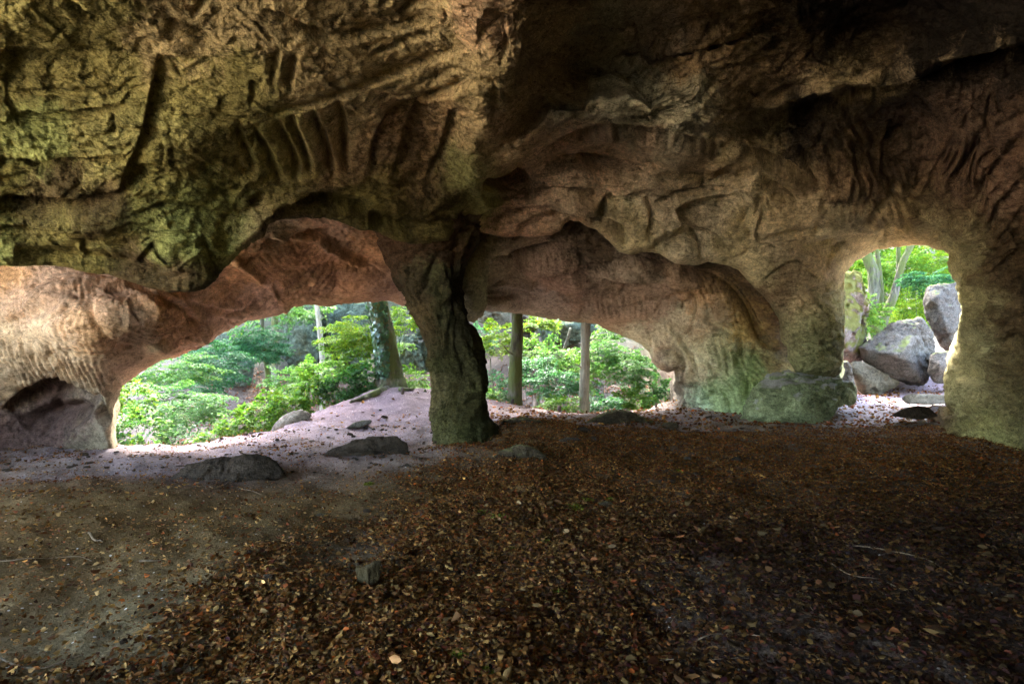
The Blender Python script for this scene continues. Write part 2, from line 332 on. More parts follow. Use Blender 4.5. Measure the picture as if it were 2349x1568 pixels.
# traced chisel edges and cracks: (kind, polyline, width, amp)
L1c += [(1880,205,5.3),(2000,172,5.05),(2100,152,4.85),(2250,122,4.55),(1790,240,5.9),
 (1320,150,5.2),(1400,215,5.2),(1550,270,5.5),(1400,312,6.0),(1400,350,7.1),(1500,345,7.0),(1620,372,7.6),(1620,345,6.7),(2290,500,7.2),(2290,650,7.8),(2290,800,7.9)]
L1f = [
 # near left ceiling
 ('s',[(0,118),(100,122),(220,118),(240,114)],26,.07),('s',[(360,134),(450,134),(560,134),(600,128)],24,.05),
 ('s',[(362,130),(352,190),(340,260),(318,330),(298,380),(276,425)],-34,.0),
 ('s',[(276,425),(298,380),(318,330),(340,260),(352,190),(362,130)],34,.085),
 ('s',[(0,212),(60,210),(140,215),(230,206),(345,196)],22,.04),('s',[(30,275),(70,262),(120,268),(210,258),(300,238)],24,.09),
 ('s',[(248,290),(265,262),(262,320)],12,.04),('s',[(0,372),(60,378),(180,372),(300,355)],30,.10),
 ('s',[(0,452),(60,456),(140,460),(250,450),(300,430)],22,.11),('v',[(10,470),(90,485),(180,480),(270,455)],20,.07),
 ('s',[(270,440),(300,400),(350,375),(385,388)],18,.05),('v',[(300,425),(330,405),(345,400)],12,.06),
 ('s',[(410,320),(365,300),(330,330)],16,.03),
 ('s',[(545,280),(560,320),(580,360),(590,410)],13,.075),('s',[(585,280),(610,330),(638,380),(655,430)],14,.10),
 ('s',[(640,270),(660,320),(688,375),(690,420)],15,.11),('s',[(670,252),(682,300),(712,360),(720,410)],15,.11),
 ('s',[(718,235),(735,290),(762,350),(770,420)],15,.10),('s',[(775,215),(790,270),(800,330),(805,400)],16,.09),
 ('s',[(540,355),(560,390),(590,410)],12,.05),
 ('s',[(895,260),(870,310),(855,350),(850,410)],-1,.0),('s',[(905,410),(925,350),(945,290),(955,250)],22,.09),('s',[(985,420),(1010,370),(1025,310),(1030,260)],22,.09),('s',[(850,400),(860,330),(895,262)],20,.08),
 ('s',[(1080,200),(1000,235),(920,270),(880,290)],20,.09),('s',[(1070,120),(980,150),(890,175),(780,215),(610,265)],18,.09),
 ('s',[(1062,165),(990,190),(930,215)],15,.05),('s',[(1010,60),(950,68),(870,80),(760,82),(700,62)],20,.07),('s',[(1005,90),(960,92),(900,108),(850,112)],14,.05),
 ('s',[(990,8),(950,18),(915,40)],14,.05),('s',[(600,15),(660,28),(720,55),(760,80)],12,.05),
 ('s',[(640,90),(632,130),(625,180)],12,.05),('s',[(678,100),(668,150),(665,185)],12,.06),('s',[(570,235),(572,200),(575,170)],10,.05),
 ('s',[(350,330),(420,330),(500,400),(560,430)],14,.04),('s',[(560,430),(600,420),(640,400)],10,.06),
 ('v',[(590,450),(600,465),(585,480)],14,.09),('s',[(480,425),(520,440),(545,445)],14,.05),
 ('s',[(320,480),(380,462),(440,470),(500,488),(545,500)],20,.07),('s',[(460,530),(470,560),(490,600)],14,.09),('s',[(310,610),(330,580),(355,545)],16,.08),
 ('s',[(0,520),(100,525),(170,520),(240,525)],16,.06),('s',[(190,600),(188,560),(192,540)],18,.05),('v',[(30,585),(150,600),(250,605),(340,630),(430,655)],26,.12),
 ('s',[(560,520),(620,470),(690,440),(760,430),(830,445),(900,470),(980,500)],-1,.0),
 ('r',[(510,600),(540,555),(590,510),(650,470),(720,450)],14,.07),('v',[(600,525),(660,480),(740,462),(820,480),(880,510)],16,.12),
 ('s',[(980,500),(1020,475),(1060,452),(1090,430)],14,.12),('v',[(850,505),(930,525),(1010,520),(1045,500)],14,.14),
 ('s',[(840,400),(880,430),(940,420),(1010,380)],14,.04),
 ('s',[(150,0),(200,30),(240,55)],12,.05),('s',[(480,0),(470,20),(440,40)],12,.05),('s',[(380,45),(430,60),(500,95)],14,.05),
 ('s',[(1200,215),(1185,270),(1160,330),(1125,385),(1105,430)],-1,0),
 # ridge to the high vault
 ('s',[(1150,60),(1165,110),(1150,160)],14,.04),('s',[(1120,180),(1150,230),(1135,290)],14,.04),
 ('s',[(1215,408),(1180,422),(1150,432),(1112,436)],14,.30),('r',[(1212,395),(1160,412),(1112,430)],9,.05),
 ('s',[(1110,425),(1160,380),(1230,330),(1300,300),(1370,265)],-1,0),
 ('s',[(1115,415),(1150,370),(1210,320),(1260,290),(1330,250),(1390,225)],-1,0),
 ('r',[(1110,420),(1160,360),(1230,300),(1320,240),(1400,205),(1500,190),(1600,205)],22,.10),
 ('r',[(1200,215),(1300,215),(1400,180),(1500,120),(1600,80),(1720,60)],20,.08),
 ('s',[(1760,320),(1660,372),(1600,352),(1500,330),(1420,318),(1345,335),(1280,352),(1240,390)],26,.20),
 ('s',[(1640,360),(1560,340),(1480,325)],-1,0),
 ('v',[(1560,280),(1620,300),(1700,290),(1760,270)],18,.07),('v',[(1250,270),(1320,250),(1400,262)],12,.05),
 ('s',[(1460,178),(1380,165),(1300,190)],14,.06),('v',[(1240,150),(1280,200),(1250,260)],14,.04),
 ('r',[(1700,243),(1790,238),(1880,205),(1980,180),(2080,160),(2200,128),(2349,105)],11,.10),
 ('s',[(2420,120),(2349,128),(2200,152),(2100,180),(2036,216),(1951,244),(1840,262),(1790,272),(1700,300)],60,.10),
 ('s',[(1835,150),(1940,165),(1990,145)],13,.08),('s',[(1830,175),(1900,185),(1960,192),(1985,170)],12,.08),('s',[(1850,120),(1900,135),(1960,140)],10,.06),
 ('s',[(1800,200),(1860,205),(1910,215)],10,.06),
 # mid ceiling cells
 ('s',[(1170,450),(1230,415),(1330,440),(1450,440),(1500,420)],-1,0),
 ('r',[(1100,470),(1180,455),(1270,455),(1350,470),(1400,440),(1480,438)],10,.05),
 ('v',[(1350,400),(1420,405),(1500,425),(1560,405)],12,.05),
 ('s',[(1725,480),(1722,505),(1705,530),(1700,540)],10,.07),('s',[(1552,490),(1600,468),(1660,457),(1710,462),(1726,478)],20,.09),('r',[(1550,492),(1560,512),(1610,525),(1680,535),(1700,545)],6,.05),
 ('v',[(1290,520),(1340,500),(1400,510),(1450,550)],16,.10),('s',[(1410,500),(1440,530),(1430,565)],12,.06),
 ('r',[(1270,470),(1340,470),(1400,480),(1460,500)],12,.06),
 ('v',[(1700,575),(1660,560),(1590,540),(1520,560)],16,.08),('s',[(1480,520),(1560,510),(1640,530),(1700,560)],14,.06),
 ('s',[(1655,600),(1700,590),(1720,560)],12,.05),
 ('r',[(1720,548),(1800,545),(1900,528),(2000,518),(2100,512)],7,.06),('s',[(1850,560),(1940,548),(2030,538),(2095,520)],12,.14),
 ('s',[(1730,560),(1800,600),(1830,650),(1850,700)],-1,0),('v',[(1790,700),(1830,716),(1870,700)],10,.04),
 ('s',[(1600,420),(1660,400),(1720,420),(1760,460),(1790,500)],18,.07),('s',[(1640,395),(1700,380),(1750,400),(1800,440),(1850,480)],16,.08),
 ('v',[(1700,350),(1780,380),(1860,440),(1900,480)],18,.10),
 ('r',[(1860,495),(1950,500),(2060,492),(2130,500),(2200,530),(2240,590)],12,.07),
 ('v',[(1880,480),(1960,485),(2060,472),(2140,480)],16,.10),
 ('r',[(2135,530),(2200,570),(2225,650),(2225,760),(2190,850),(2175,930)],14,.06),
 # right wall grooves radiating from the arch
 ('s',[(1870,470),(1850,400),(1830,340)],14,.09),('s',[(1925,470),(1905,400),(1890,330)],14,.09),('s',[(1980,470),(1965,400),(1960,330)],16,.10),('s',[(2040,470),(2030,390),(2040,300)],20,.12),
 ('s',[(2100,440),(2110,370),(2095,320)],12,.08),('s',[(2110,470),(2140,400),(2160,330)],14,.09),('s',[(2150,490),(2180,420),(2220,340),(2260,290)],14,.09),('s',[(2200,510),(2250,430),(2310,350),(2349,310)],16,.09),
 ('s',[(2240,545),(2290,480),(2349,410)],14,.10),('s',[(2260,590),(2310,530),(2349,480)],14,.10),('s',[(2270,640),(2349,560)],16,.10),('s',[(2265,700),(2310,660),(2349,620)],16,.12),
 ('s',[(2270,760),(2310,730),(2349,700)],16,.09),('v',[(2240,800),(2290,800),(2349,770)],16,.10),('v',[(2200,870),(2260,850),(2349,860)],20,.09),('v',[(2190,940),(2250,960),(2349,930)],18,.09),('v',[(2170,985),(2230,1000),(2300,1010),(2349,1000)],14,.08),
 ('v',[(1808,790),(1850,780),(1910,790)],14,.04),('s',[(1806,720),(1812,760),(1808,800)],12,.10),
]
L1f = [f for f in L1f if f[2] > 0 and f[3] > 0]
L1f += [('s',[(1180,545),(1200,500),(1290,470),(1380,490)],16,.10),('s',[(1120,470),(1200,440),(1300,430),(1420,445),(1500,470)],18,.10),('s',[(1500,470),(1560,440),(1650,430),(1740,455)],16,.10),('s',[(1130,505),(1170,470),(1210,465)],10,.07),('v',[(1250,400),(1330,380),(1430,400),(1520,380)],12,.06),
 ('s',[(1740,455),(1760,500),(1740,545)],12,.08),('s',[(1480,545),(1500,500),(1470,460)],14,.09),('s',[(1600,590),(1610,560),(1580,530)],10,.08),('v',[(1860,590),(1880,640),(1870,700)],12,.05),('s',[(1745,640),(1800,600),(1860,590)],12,.05)]
L1f = [(f[0], f[1], f[2] * (.8 if 1080 < np.mean([q[0] for q in f[1]]) < 1900 and 380 < np.mean([q[1] for q in f[1]]) < 640 else 1), f[3] * (2.3 if 1080 < np.mean([q[0] for q in f[1]]) < 1900 and 380 < np.mean([q[1] for q in f[1]]) < 640 else 1)) + tuple(f[4:]) for f in L1f]
def cracks(seed, n, box, ang, spread, lmin, lmax, amp, w=3.6):
    r = random.Random(seed); out = []
    for _ in range(n):
        x, y = r.uniform(box[0], box[2]), r.uniform(box[1], box[3]); a = math.radians(r.gauss(ang, spread)); L_ = r.uniform(lmin, lmax); pts = [(x, y)]
        for k in range(7): a += r.gauss(0, .33); x += math.cos(a) * L_ / 7; y += math.sin(a) * L_ / 7; pts.append((x, y))
        out.append((r.choice('vvs'), pts, w * r.uniform(.8, 1.7), amp * r.uniform(.5, 1.3)))
    return out
L1f += cracks(1, 40, (0, 0, 1150, 560), 5, 35, 20, 80, .014, 2.8) + cracks(2, 40, (1180, 0, 1900, 560), -12, 25, 30, 160, .022, 3) + cracks(3, 60, (1850, 180, 2349, 560), 105, 30, 40, 150, .05, 5) + cracks(4, 45, (2190, 500, 2349, 1000), 140, 40, 30, 120, .05, 5) + cracks(5, 25, (1780, 560, 1930, 860), 20, 40, 20, 80, .05)
L1s = [(150,300,200,160,0,5,46,.018),(860,200,180,110,0,-18,40,.014),(400,200,300,200,0,10,60,.016),
 (1600,270,170,60,10,5,12,.045),(1680,330,140,45,0,0,11,.05),(1330,300,140,50,-35,-40,16,.04),(1250,460,110,50,15,60,13,.04),(1600,420,160,40,5,5,14,.035),
 (1640,495,80,30,0,10,14,.03),(1900,170,120,45,-10,12,17,.05),(1950,400,130,110,0,80,20,.07),(2200,380,140,140,0,-60,22,.07),(2300,600,90,160,0,-42,22,.08),(2290,850,80,160,0,5,26,.06),
 (1560,170,220,90,-15,-20,18,.05),(1400,110,180,90,-20,-30,22,.05),(1700,90,200,80,0,-35,20,.05),(1850,640,70,70,0,5,22,.02),(2000,560,80,22,-15,-20,10,.03),(2215,700,25,150,0,20,16,.03),
 (1450,440,200,40,0,-5,15,.03),(1800,560,100,40,0,-10,15,.025)]
L1l = [(200,500,110,40,0,.12),(420,560,110,60,0,.12),(700,150,200,120,0,.08),(1560,250,170,50,12,.07),(1450,225,100,30,-20,.05),(1360,390,120,40,10,-.10),(1330,420,70,25,0,.06),
 (1420,530,60,40,20,.12),(1540,570,70,30,0,.12),(1620,545,90,25,0,.06),(1640,495,75,28,0,-.10),(1700,420,70,35,20,.05),(1200,480,80,35,10,.10),(1310,500,60,30,0,.06),
 (1760,600,60,60,0,.10),(1870,780,60,70,0,.10),(1480,200,70,30,0,.08),(1850,170,80,30,0,.06),(980,330,90,90,0,-.10),(800,320,70,80,0,-.05),(2060,330,90,90,0,-.15),(1250,200,60,120,0,-.08),(400,330,80,60,0,.06)]
OLV=(.26,.235,.105); OLD=(.17,.15,.06); GRN=(.24,.26,.11); TAN=(.36,.29,.18); BRN=(.27,.19,.12); DKB=(.10,.07,.045); BLK=(.02,.016,.014); PNK=(.42,.29,.21); ORG=(.42,.25,.12); GRY=(.33,.31,.25)
L1col = [(60,598)+(.05,.042,.016,.5),(150,606)+(.05,.042,.016,.5),(240,618)+(.045,.038,.015,.5),(330,645)+(.04,.034,.014,.5),(420,662)+(.04,.034,.014,.5),(480,655)+(.05,.045,.02,.5),(100,480)+(.04,.034,.014,.8),(30,470)+(.04,.034,.014,.8),(200,470)+(.05,.04,.016,.7),(850,515)+(.05,.045,.02,.6),(950,535)+(.045,.04,.018,.6),(1030,520)+(.05,.045,.02,.6),(640,500)+(.07,.06,.028,.5),(740,485)+(.07,.06,.028,.5),(2150,530)+(.56,.53,.40,.55),(2180,548)+(.56,.53,.40,.55),(2205,575)+(.56,.53,.40,.55),(2215,615)+(.56,.53,.40,.55),(2222,660)+(.56,.53,.40,.55),(2222,710)+(.56,.53,.40,.55),(2220,760)+(.56,.53,.40,.55),(2212,805)+(.56,.53,.40,.55),(2203,850)+(.56,.53,.40,.55),(2193,900)+(.56,.53,.40,.55),(2130,485)+(.13,.095,.065,.6),(2200,505)+(.13,.095,.065,.6),(2250,545)+(.13,.095,.065,.6),(2275,600)+(.13,.095,.065,.6),(2285,660)+(.13,.095,.065,.6),(2285,720)+(.13,.095,.065,.6),(2280,780)+(.13,.095,.065,.6),(0,0)+OLV,(200,40)+OLV,(600,20)+TAN,(900,40)+TAN,(400,80)+TAN,(0,180)+OLV,(200,170)+OLV,(400,250)+OLV,(600,200)+OLV,(60,330)+GRN,(250,330)+OLV,(0,420)+OLD,(100,470)+DKB,(240,470)+DKB,(350,430)+OLD,  # palest points paint the lit reveal of the right arch
 (0,560)+GRN,(120,540)+OLD,(240,540)+OLD,(350,500)+GRN,(430,500)+GRN,(460,580)+GRN,(300,620)+DKB,(400,655)+DKB,(150,600)+OLD,(520,470)+GRN,(560,380)+OLV,(650,330)+OLV,(700,150)+TAN,(850,180)+TAN,(750,300)+TAN,(820,350)+BRN,(900,330)+BRN,(1000,300)+BRN,(950,380)+BRN,(900,450)+OLD,(1000,460)+DKB,(850,500)+OLD,
 (600,500)+TAN,(1000,150)+TAN,(1130,50)+PNK,(1130,200)+TAN,(1110,350)+TAN,(1085,430)+GRN,(1040,520)+OLD,(1240,60)+(.36,.27,.18),(1250,150)+(.36,.27,.18),(1220,260)+(.30,.22,.14),(1170,340)+(.38,.29,.2),(1300,200)+(.38,.3,.21),
 (1400,100)+GRY,(1520,60)+(.30,.24,.19),(1650,40)+BRN,(1450,200)+GRY,(1600,120)+BRN,(1330,270)+GRY,(1500,250)+GRY,(1600,240)+GRY,(1700,200)+BRN,(1700,320)+TAN,(1400,300)+GRY,(1600,330)+GRY,(1350,370)+PNK,(1250,400)+PNK,(1450,380)+PNK,(1500,420)+PNK,(1300,450)+PNK,(1200,490)+(.36,.25,.18),(1600,400)+TAN,(1640,495)+PNK,(1550,460)+PNK,(1400,500)+TAN,(1300,520)+BRN,(1360,530)+DKB,(1450,560)+TAN,(1600,560)+PNK,(1700,560)+TAN,(1700,600)+TAN,(1800,560)+PNK,(1850,620)+PNK,(1870,680)+PNK,(1800,480)+TAN,(1760,680)+DKB,(1800,740)+(.13,.12,.09),(1900,740)+(.2,.2,.13),(1850,760)+(.25,.27,.16),(1880,820)+(.17,.19,.12),(1915,830)+(.14,.14,.1),(1950,540)+(.5,.36,.26),(2050,540)+(.55,.36,.22),(1990,590)+(.46,.38,.26),(1960,560)+(.5,.38,.28),(1935,700)+GRN,  # arch soffit points lightened to paint in light from outside
 (1800,100)+DKB,(1900,50)+BLK,(2050,60)+BLK+(1.3,),(2250,50)+BLK+(1.3,),(2000,110)+DKB,(1880,190)+(.34,.27,.2,.5),(1980,176)+(.34,.27,.2,.4),(2080,156)+(.32,.26,.2,.35),(2180,132)+(.3,.24,.18,.35),(2290,113)+(.3,.24,.18,.35),(1760,240)+(.36,.3,.22,.5),(1960,200)+TAN,(1700,260)+TAN,(1720,230)+DKB,(1820,260)+BLK,(1950,260)+BLK+(1.2,),(2100,220)+BLK+(1.2,),(2250,170)+BLK,(1850,330)+BLK,(1960,340)+(.09,.065,.04),(2050,380)+(.05,.035,.025),(2150,300)+(.16,.11,.09),(2250,260)+(.17,.12,.10),(2300,350)+(.17,.11,.09),(2200,430)+(.15,.10,.08),(1900,430)+(.16,.11,.07),(1850,430)+TAN,(1980,450)+(.13,.09,.06),(2120,480)+DKB,(2300,480)+(.18,.12,.10),(2330,570)+DKB,(2290,620)+(.09,.06,.045),(2340,690)+BLK,(2290,740)+(.14,.10,.07),(2275,830)+(.15,.125,.085),(2300,900)+(.13,.115,.07),(2345,850)+(.09,.075,.05),(2330,800)+DKB,(2220,660)+(.46,.44,.31),(2215,720)+(.46,.44,.31),(2205,570)+(.46,.43,.29),(2210,790)+(.44,.42,.29),(2195,860)+(.42,.4,.28),(2150,530)+(.46,.40,.28),(2275,660)+(.10,.07,.05),(2280,760)+(.12,.09,.06),(2265,580)+(.12,.09,.06),(2170,540)+TAN,(2200,900)+(.30,.28,.17),(2270,900)+(.22,.19,.13),(2330,960)+(.17,.16,.1),(2240,980)+(.26,.27,.15),(2160,980)+DKB,(2349,1050)+(.16,.16,.08)]  # narrow pale points along the upper ridge paint its lit edge
BRT = 1.25
L1col = [c[:2] + tuple(min(.70, v * BRT * (k + (.14 if k < .9 else 0) * math.exp(-((c[0] - 1550) / 430) ** 4 - ((c[1] - 560) / 220) ** 4)) * (1 + .6 * math.exp(-((c[0] - 1550) / 430) ** 4 - ((c[1] - 560) / 190) ** 4))) for v, k in zip(c[2:5], (1.12, 1.0, .68))) + c[5:] for c in L1col]  # also raises far vault colours, painting in light from the openings
LEDGES = [([(2120,498),(2195,528),(2238,590),(2248,660),(2246,760),(2222,850),(2190,930),(2165,990)],40,.06),
 ([(1700,300),(1780,264),(1840,246),(1951,226),(2036,200),(2089,167),(2190,134),(2323,109),(2500,80)],80,.20),
 ([(1105,442),(1160,428),(1216,402)],30,.09),([(1216,400),(1290,347),(1367,324),(1440,322),(1505,362),(1579,394),(1664,393),(1740,402)],48,.10),
 ([(1622,396),(1675,392),(1740,402),(1800,425),(1850,458)],30,.05),([(1117,372),(1170,319),(1287,255),(1430,212),(1505,199),(1600,200)][::-1],70,.07),
 ([(1380,150),(1441,122),(1579,127),(1712,90),(1830,64)][::-1],60,.07),([(1552,490),(1627,460),(1691,463),(1726,481),(1719,510),(1700,540)],30,.05),([(1700,542),(1648,531),(1579,523),(1552,505)],18,.03),
 ([(1473,563),(1521,537),(1579,524),(1640,532)],24,.05),([(1700,543),(1792,526),(1887,513),(1994,500),(2090,510)],24,.05),([(1824,560),(1930,543),(2004,541),(2098,525)],22,.05),
 ([(1100,480),(1180,458),(1270,456),(1350,472)],34,.06),([(1350,472),(1400,446),(1480,436),(1560,446)],30,.05),([(1170,545),(1215,505),(1290,476),(1350,472)],28,.05),
 ([(1400,440),(1385,480),(1395,520)],30,.05),([(1760,455),(1742,500),(1722,545)],26,.04),([(1880,470),(1790,420),(1740,400)][::-1],34,.05)]
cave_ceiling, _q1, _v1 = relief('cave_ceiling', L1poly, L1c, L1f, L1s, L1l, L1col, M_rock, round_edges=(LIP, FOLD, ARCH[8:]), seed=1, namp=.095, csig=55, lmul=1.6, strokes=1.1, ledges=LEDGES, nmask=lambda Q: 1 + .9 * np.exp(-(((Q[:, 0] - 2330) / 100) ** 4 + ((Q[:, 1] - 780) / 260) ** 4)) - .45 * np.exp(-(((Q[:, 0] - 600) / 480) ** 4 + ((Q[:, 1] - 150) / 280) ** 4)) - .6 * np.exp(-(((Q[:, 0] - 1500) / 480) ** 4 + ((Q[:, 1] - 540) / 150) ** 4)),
    skirt_rule=[(.10,.0),(.3,.05),(.7,.2)])
tag(cave_ceiling, kind='structure')

# left wall of the outer chamber, bulging pink sandstone
E3 = [(1000,720),(960,715),(920,700),(895,686),(875,691),(800,696),(725,699),(670,699),(657,719),(630,731),(565,746),(500,771),(450,799),(375,829),(320,859),(285,884),(270,909),(262,939),(257,969),(258,999),(266,1030),(272,1065)]
L3poly = [(-500,440),(1040,440),(1040,720)] + E3 + [(235,1075),(150,1060),(0,1060),(-500,1060)]
L3c = [(-500,440,5.6),(-500,560,6.0),(-500,800,6.6),(-500,1050,7.2),(0,440,6.6),(0,560,6.9),(0,620,7.0),(0,700,6.9),(0,800,7.1),(0,870,7.4),(0,950,7.9),(0,1040,8.0),(200,560,7.2),(150,690,6.6),(250,730,6.5),(180,820,6.9),(250,830,7.1),
 (240,930,7.6),(262,1030,7.8),(285,890,7.9),(350,780,7.3),(350,700,6.8),(300,650,7.1),(400,640,7.3),(450,740,7.9),(450,790,8.4),(500,650,7.6),(560,740,8.8),(600,600,7.6),(600,690,8.5),(660,705,9.1),(700,540,7.4),(700,620,8.4),(720,690,9.6),(800,560,7.8),(800,640,9.2),(800,692,10),(900,600,8.6),(900,680,10.2),(1000,600,9.2),(1000,715,11),
 (600,470,6.8),(800,470,7.2),(980,450,8.0),(300,470,6.6),(120,930,8.0),(60,960,8.1),(200,970,7.9)]
L3f = [('s',[(10,935),(50,900),(115,868),(150,880),(200,905),(225,920)],28,.38),('s',[(240,985),(222,960),(215,925),(222,905)],16,.18),('v',[(60,985),(100,960),(150,950),(190,955)],9,.08),('v',[(90,1000),(110,940),(130,900)],7,.06),('r',[(30,960),(80,945),(140,925),(190,925)],10,.07),('v',[(195,1000),(165,985),(180,960),(205,950)],12,.10),
 ('s',[(60,945),(75,930),(95,925)],8,.05),('v',[(0,745),(60,728),(110,715),(160,700)],14,.05),('r',[(70,700),(130,670),(200,650),(280,655),(360,690)],16,.07),
 ('s',[(215,690),(230,740),(270,790),(340,800)],12,.06),('s',[(240,672),(300,662),(360,668),(420,700),(470,760)],14,.07),('r',[(330,790),(380,805),(440,780),(480,750)],14,.08),
 ('s',[(480,735),(540,740),(600,725),(650,700)],16,.09),('s',[(430,690),(500,715),(560,712),(600,690)],14,.08),('r',[(520,590),(560,610),(590,640),(610,660)],12,.08),
 ('s',[(650,700),(630,670),(640,640),(700,615)],14,.08),('r',[(620,545),(680,560),(740,560),(800,600),(880,608)],8,.09),('s',[(880,612),(820,615),(760,612),(700,640),(660,680)],18,.09),
 ('s',[(605,548),(650,558),(700,545),(760,530)],14,.16),('s',[(745,690),(770,650),(765,612)],10,.05),('v',[(250,905),(275,870),(330,840),(380,810),(460,770)],10,.05),('s',[(220,560),(190,600),(260,640)],10,.05)]
L3s = [(60,760,90,110,10,70,15,.05),(160,830,130,60,10,65,13,.05),(170,720,90,50,0,85,14,.03),(700,630,110,60,-30,-45,11,.05),(640,590,80,50,20,30,12,.03),(560,710,90,30,-8,-12,10,.05),(700,720,60,20,0,-10,9,.03),
 (330,770,60,40,0,15,13,.03),(650,530,70,20,0,5,8,.05),(420,730,60,50,0,70,12,.03),(800,570,70,50,0,-50,11,.03),(50,670,90,50,0,-40,20,.03)]
L3l = [(150,740,100,60,20,.15),(300,720,90,50,25,.12),(400,700,50,40,0,.05),(560,660,70,40,20,-.10),(700,650,60,40,0,.08),(820,650,80,35,0,.10),(740,560,90,40,0,-.10),(560,720,60,25,-10,.08),(460,760,50,25,-30,.08),(110,950,70,40,0,-.2),(185,985,28,28,0,.15)]
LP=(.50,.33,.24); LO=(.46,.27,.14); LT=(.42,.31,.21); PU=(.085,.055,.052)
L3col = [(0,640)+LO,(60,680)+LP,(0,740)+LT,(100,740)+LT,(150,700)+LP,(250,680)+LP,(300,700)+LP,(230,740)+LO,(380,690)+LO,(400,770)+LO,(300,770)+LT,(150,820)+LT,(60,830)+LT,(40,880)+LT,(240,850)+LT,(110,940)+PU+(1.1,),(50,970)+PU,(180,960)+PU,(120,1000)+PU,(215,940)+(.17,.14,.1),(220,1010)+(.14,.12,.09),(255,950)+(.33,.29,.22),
 (440,650)+LP,(500,640)+LO,(500,740)+LP,(580,720)+LP,(560,610)+LO,(640,600)+LO,(700,560)+LO,(700,650)+LO,(800,650)+(.38,.22,.13),(850,660)+(.36,.22,.13),(820,580)+LO,(760,540)+LP,(650,535)+(.42,.36,.25),(900,690)+(.35,.25,.2),(450,790)+LP,(350,830)+LT,(600,740)+LP,(720,695)+BRN]
L3col = [c[:2] + tuple(min(.65, v * 1.25 * k) for v, k in zip(c[2:5], (1.06, 1.0, .86))) + c[5:] for c in L3col]
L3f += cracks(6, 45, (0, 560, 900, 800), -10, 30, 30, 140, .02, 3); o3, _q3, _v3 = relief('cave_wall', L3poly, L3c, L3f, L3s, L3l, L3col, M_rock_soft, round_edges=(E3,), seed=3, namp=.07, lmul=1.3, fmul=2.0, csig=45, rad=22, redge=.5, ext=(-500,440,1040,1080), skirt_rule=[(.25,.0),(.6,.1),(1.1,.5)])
tag(o3, kind='structure')

# outer vault beside the middle opening and its yellow / green side wall
E2 = [(1084,738),(1100,726),(1130,719),(1168,717),(1206,721),(1244,729),(1282,736),(1320,740),(1373,743),(1385,755),(1434,773),(1472,790),(1487,809),(1495,831),(1507,843),(1529,854),(1546,864),(1548,873),(1541,889),(1543,908),(1535,925),(1533,960)]
L2poly = [(1000,470),(1925,470),(1925,960),(1740,975),(1600,975)] + E2[::-1] + [(1040,740),(1000,735)]
L2c = [(1000,480,10.0),(1000,700,10.0),(1200,500,9.7),(1400,500,10.2),(1600,560,10.8),(1925,500,11.6),(1925,700,12.6),(1925,950,12.6),(1075,560,9.6),(1080,620,9.0),(1080,700,9.3),(1105,640,9.3),(1110,700,9.7),(1150,600,10.2),(1160,650,11.0),(1200,590,10.3),(1300,560,10.1),(1300,650,11.2),(1200,712,12.3),(1320,736,12.8),
 (1450,610,10.6),(1450,680,11.8),(1434,768,12.9),(1550,640,10.9),(1600,700,11.5),(1550,760,12.4),(1520,845,12.9),(1600,850,12.2),(1548,900,13.2),(1600,930,12.6),(1700,750,11.5),(1750,800,11.4),(1700,880,11.7),(1650,940,12.0),(1740,940,11.6),(1780,850,11.5),(1830,700,11.7),(1830,950,11.8),(1700,640,10.9)]
L2f = [('s',[(1075,735),(1118,702),(1122,672),(1126,632),(1147,598),(1200,568)],-1,0),('s',[(1112,732),(1124,700),(1126,665),(1130,630),(1150,600),(1200,572),(1280,560)],26,.30),
 ('s',[(1135,668),(1160,660),(1180,640),(1183,610),(1165,590)],12,.10),('s',[(1125,672),(1200,660),(1225,640),(1300,620),(1360,615)],-1,0),
 ('s',[(1218,655),(1240,630),(1290,620),(1350,622),(1385,640)],16,.12),('s',[(1385,650),(1340,685),(1280,680),(1220,665)],16,.14),('s',[(1130,668),(1185,668),(1240,680),(1330,690),(1440,680)],12,.08),
 ('s',[(1310,625),(1340,600),(1325,575)],10,.07),('s',[(1320,618),(1390,595),(1460,585),(1530,600),(1545,640)],16,.10),('s',[(1380,630),(1450,640),(1530,655),(1600,670)],12,.10),
 ('v',[(1410,630),(1500,650),(1590,680)],8,.04),('s',[(1330,738),(1330,720),(1345,700)],8,.08),('s',[(1340,690),(1420,700),(1500,690),(1580,680),(1660,680)],14,.10),
 ('s',[(1640,640),(1700,680),(1740,740),(1775,780),(1790,800)],22,.22),('v',[(1560,612),(1640,630),(1700,660),(1745,720),(1770,775)],18,.14),
 ('s',[(1400,745),(1460,735),(1540,740),(1600,770),(1690,765),(1740,790)],10,.05),('v',[(1695,765),(1705,800),(1690,840)],7,.10),('v',[(1540,745),(1575,790),(1600,850),(1600,910)],7,.08),('v',[(1620,700),(1635,735),(1680,760)],7,.07),
 ('s',[(1500,800),(1545,800),(1580,830),(1595,880),(1598,930)],16,.12),('s',[(1530,862),(1550,850),(1565,858)],14,.10),('v',[(1540,930),(1555,900),(1552,880)],10,.1),
 ('s',[(1580,715),(1560,700),(1600,690)],10,.05)]
L2f = [f for f in L2f if f[2] > 0 and f[3] > 0]
L2s = [(1250,590,90,30,0,75,9,.035),(1400,700,90,25,0,80,12,.05),(1650,700,90,40,35,70,9,.05),(1560,770,80,40,0,70,11,.06),(1640,850,80,80,0,80,14,.06),(1720,860,50,60,0,60,11,.05),(1440,660,100,20,8,8,8,.03),(1180,700,70,15,0,10,9,.03),(1380,590,80,30,20,25,9,.03),(1560,880,40,50,0,85,9,.04)]
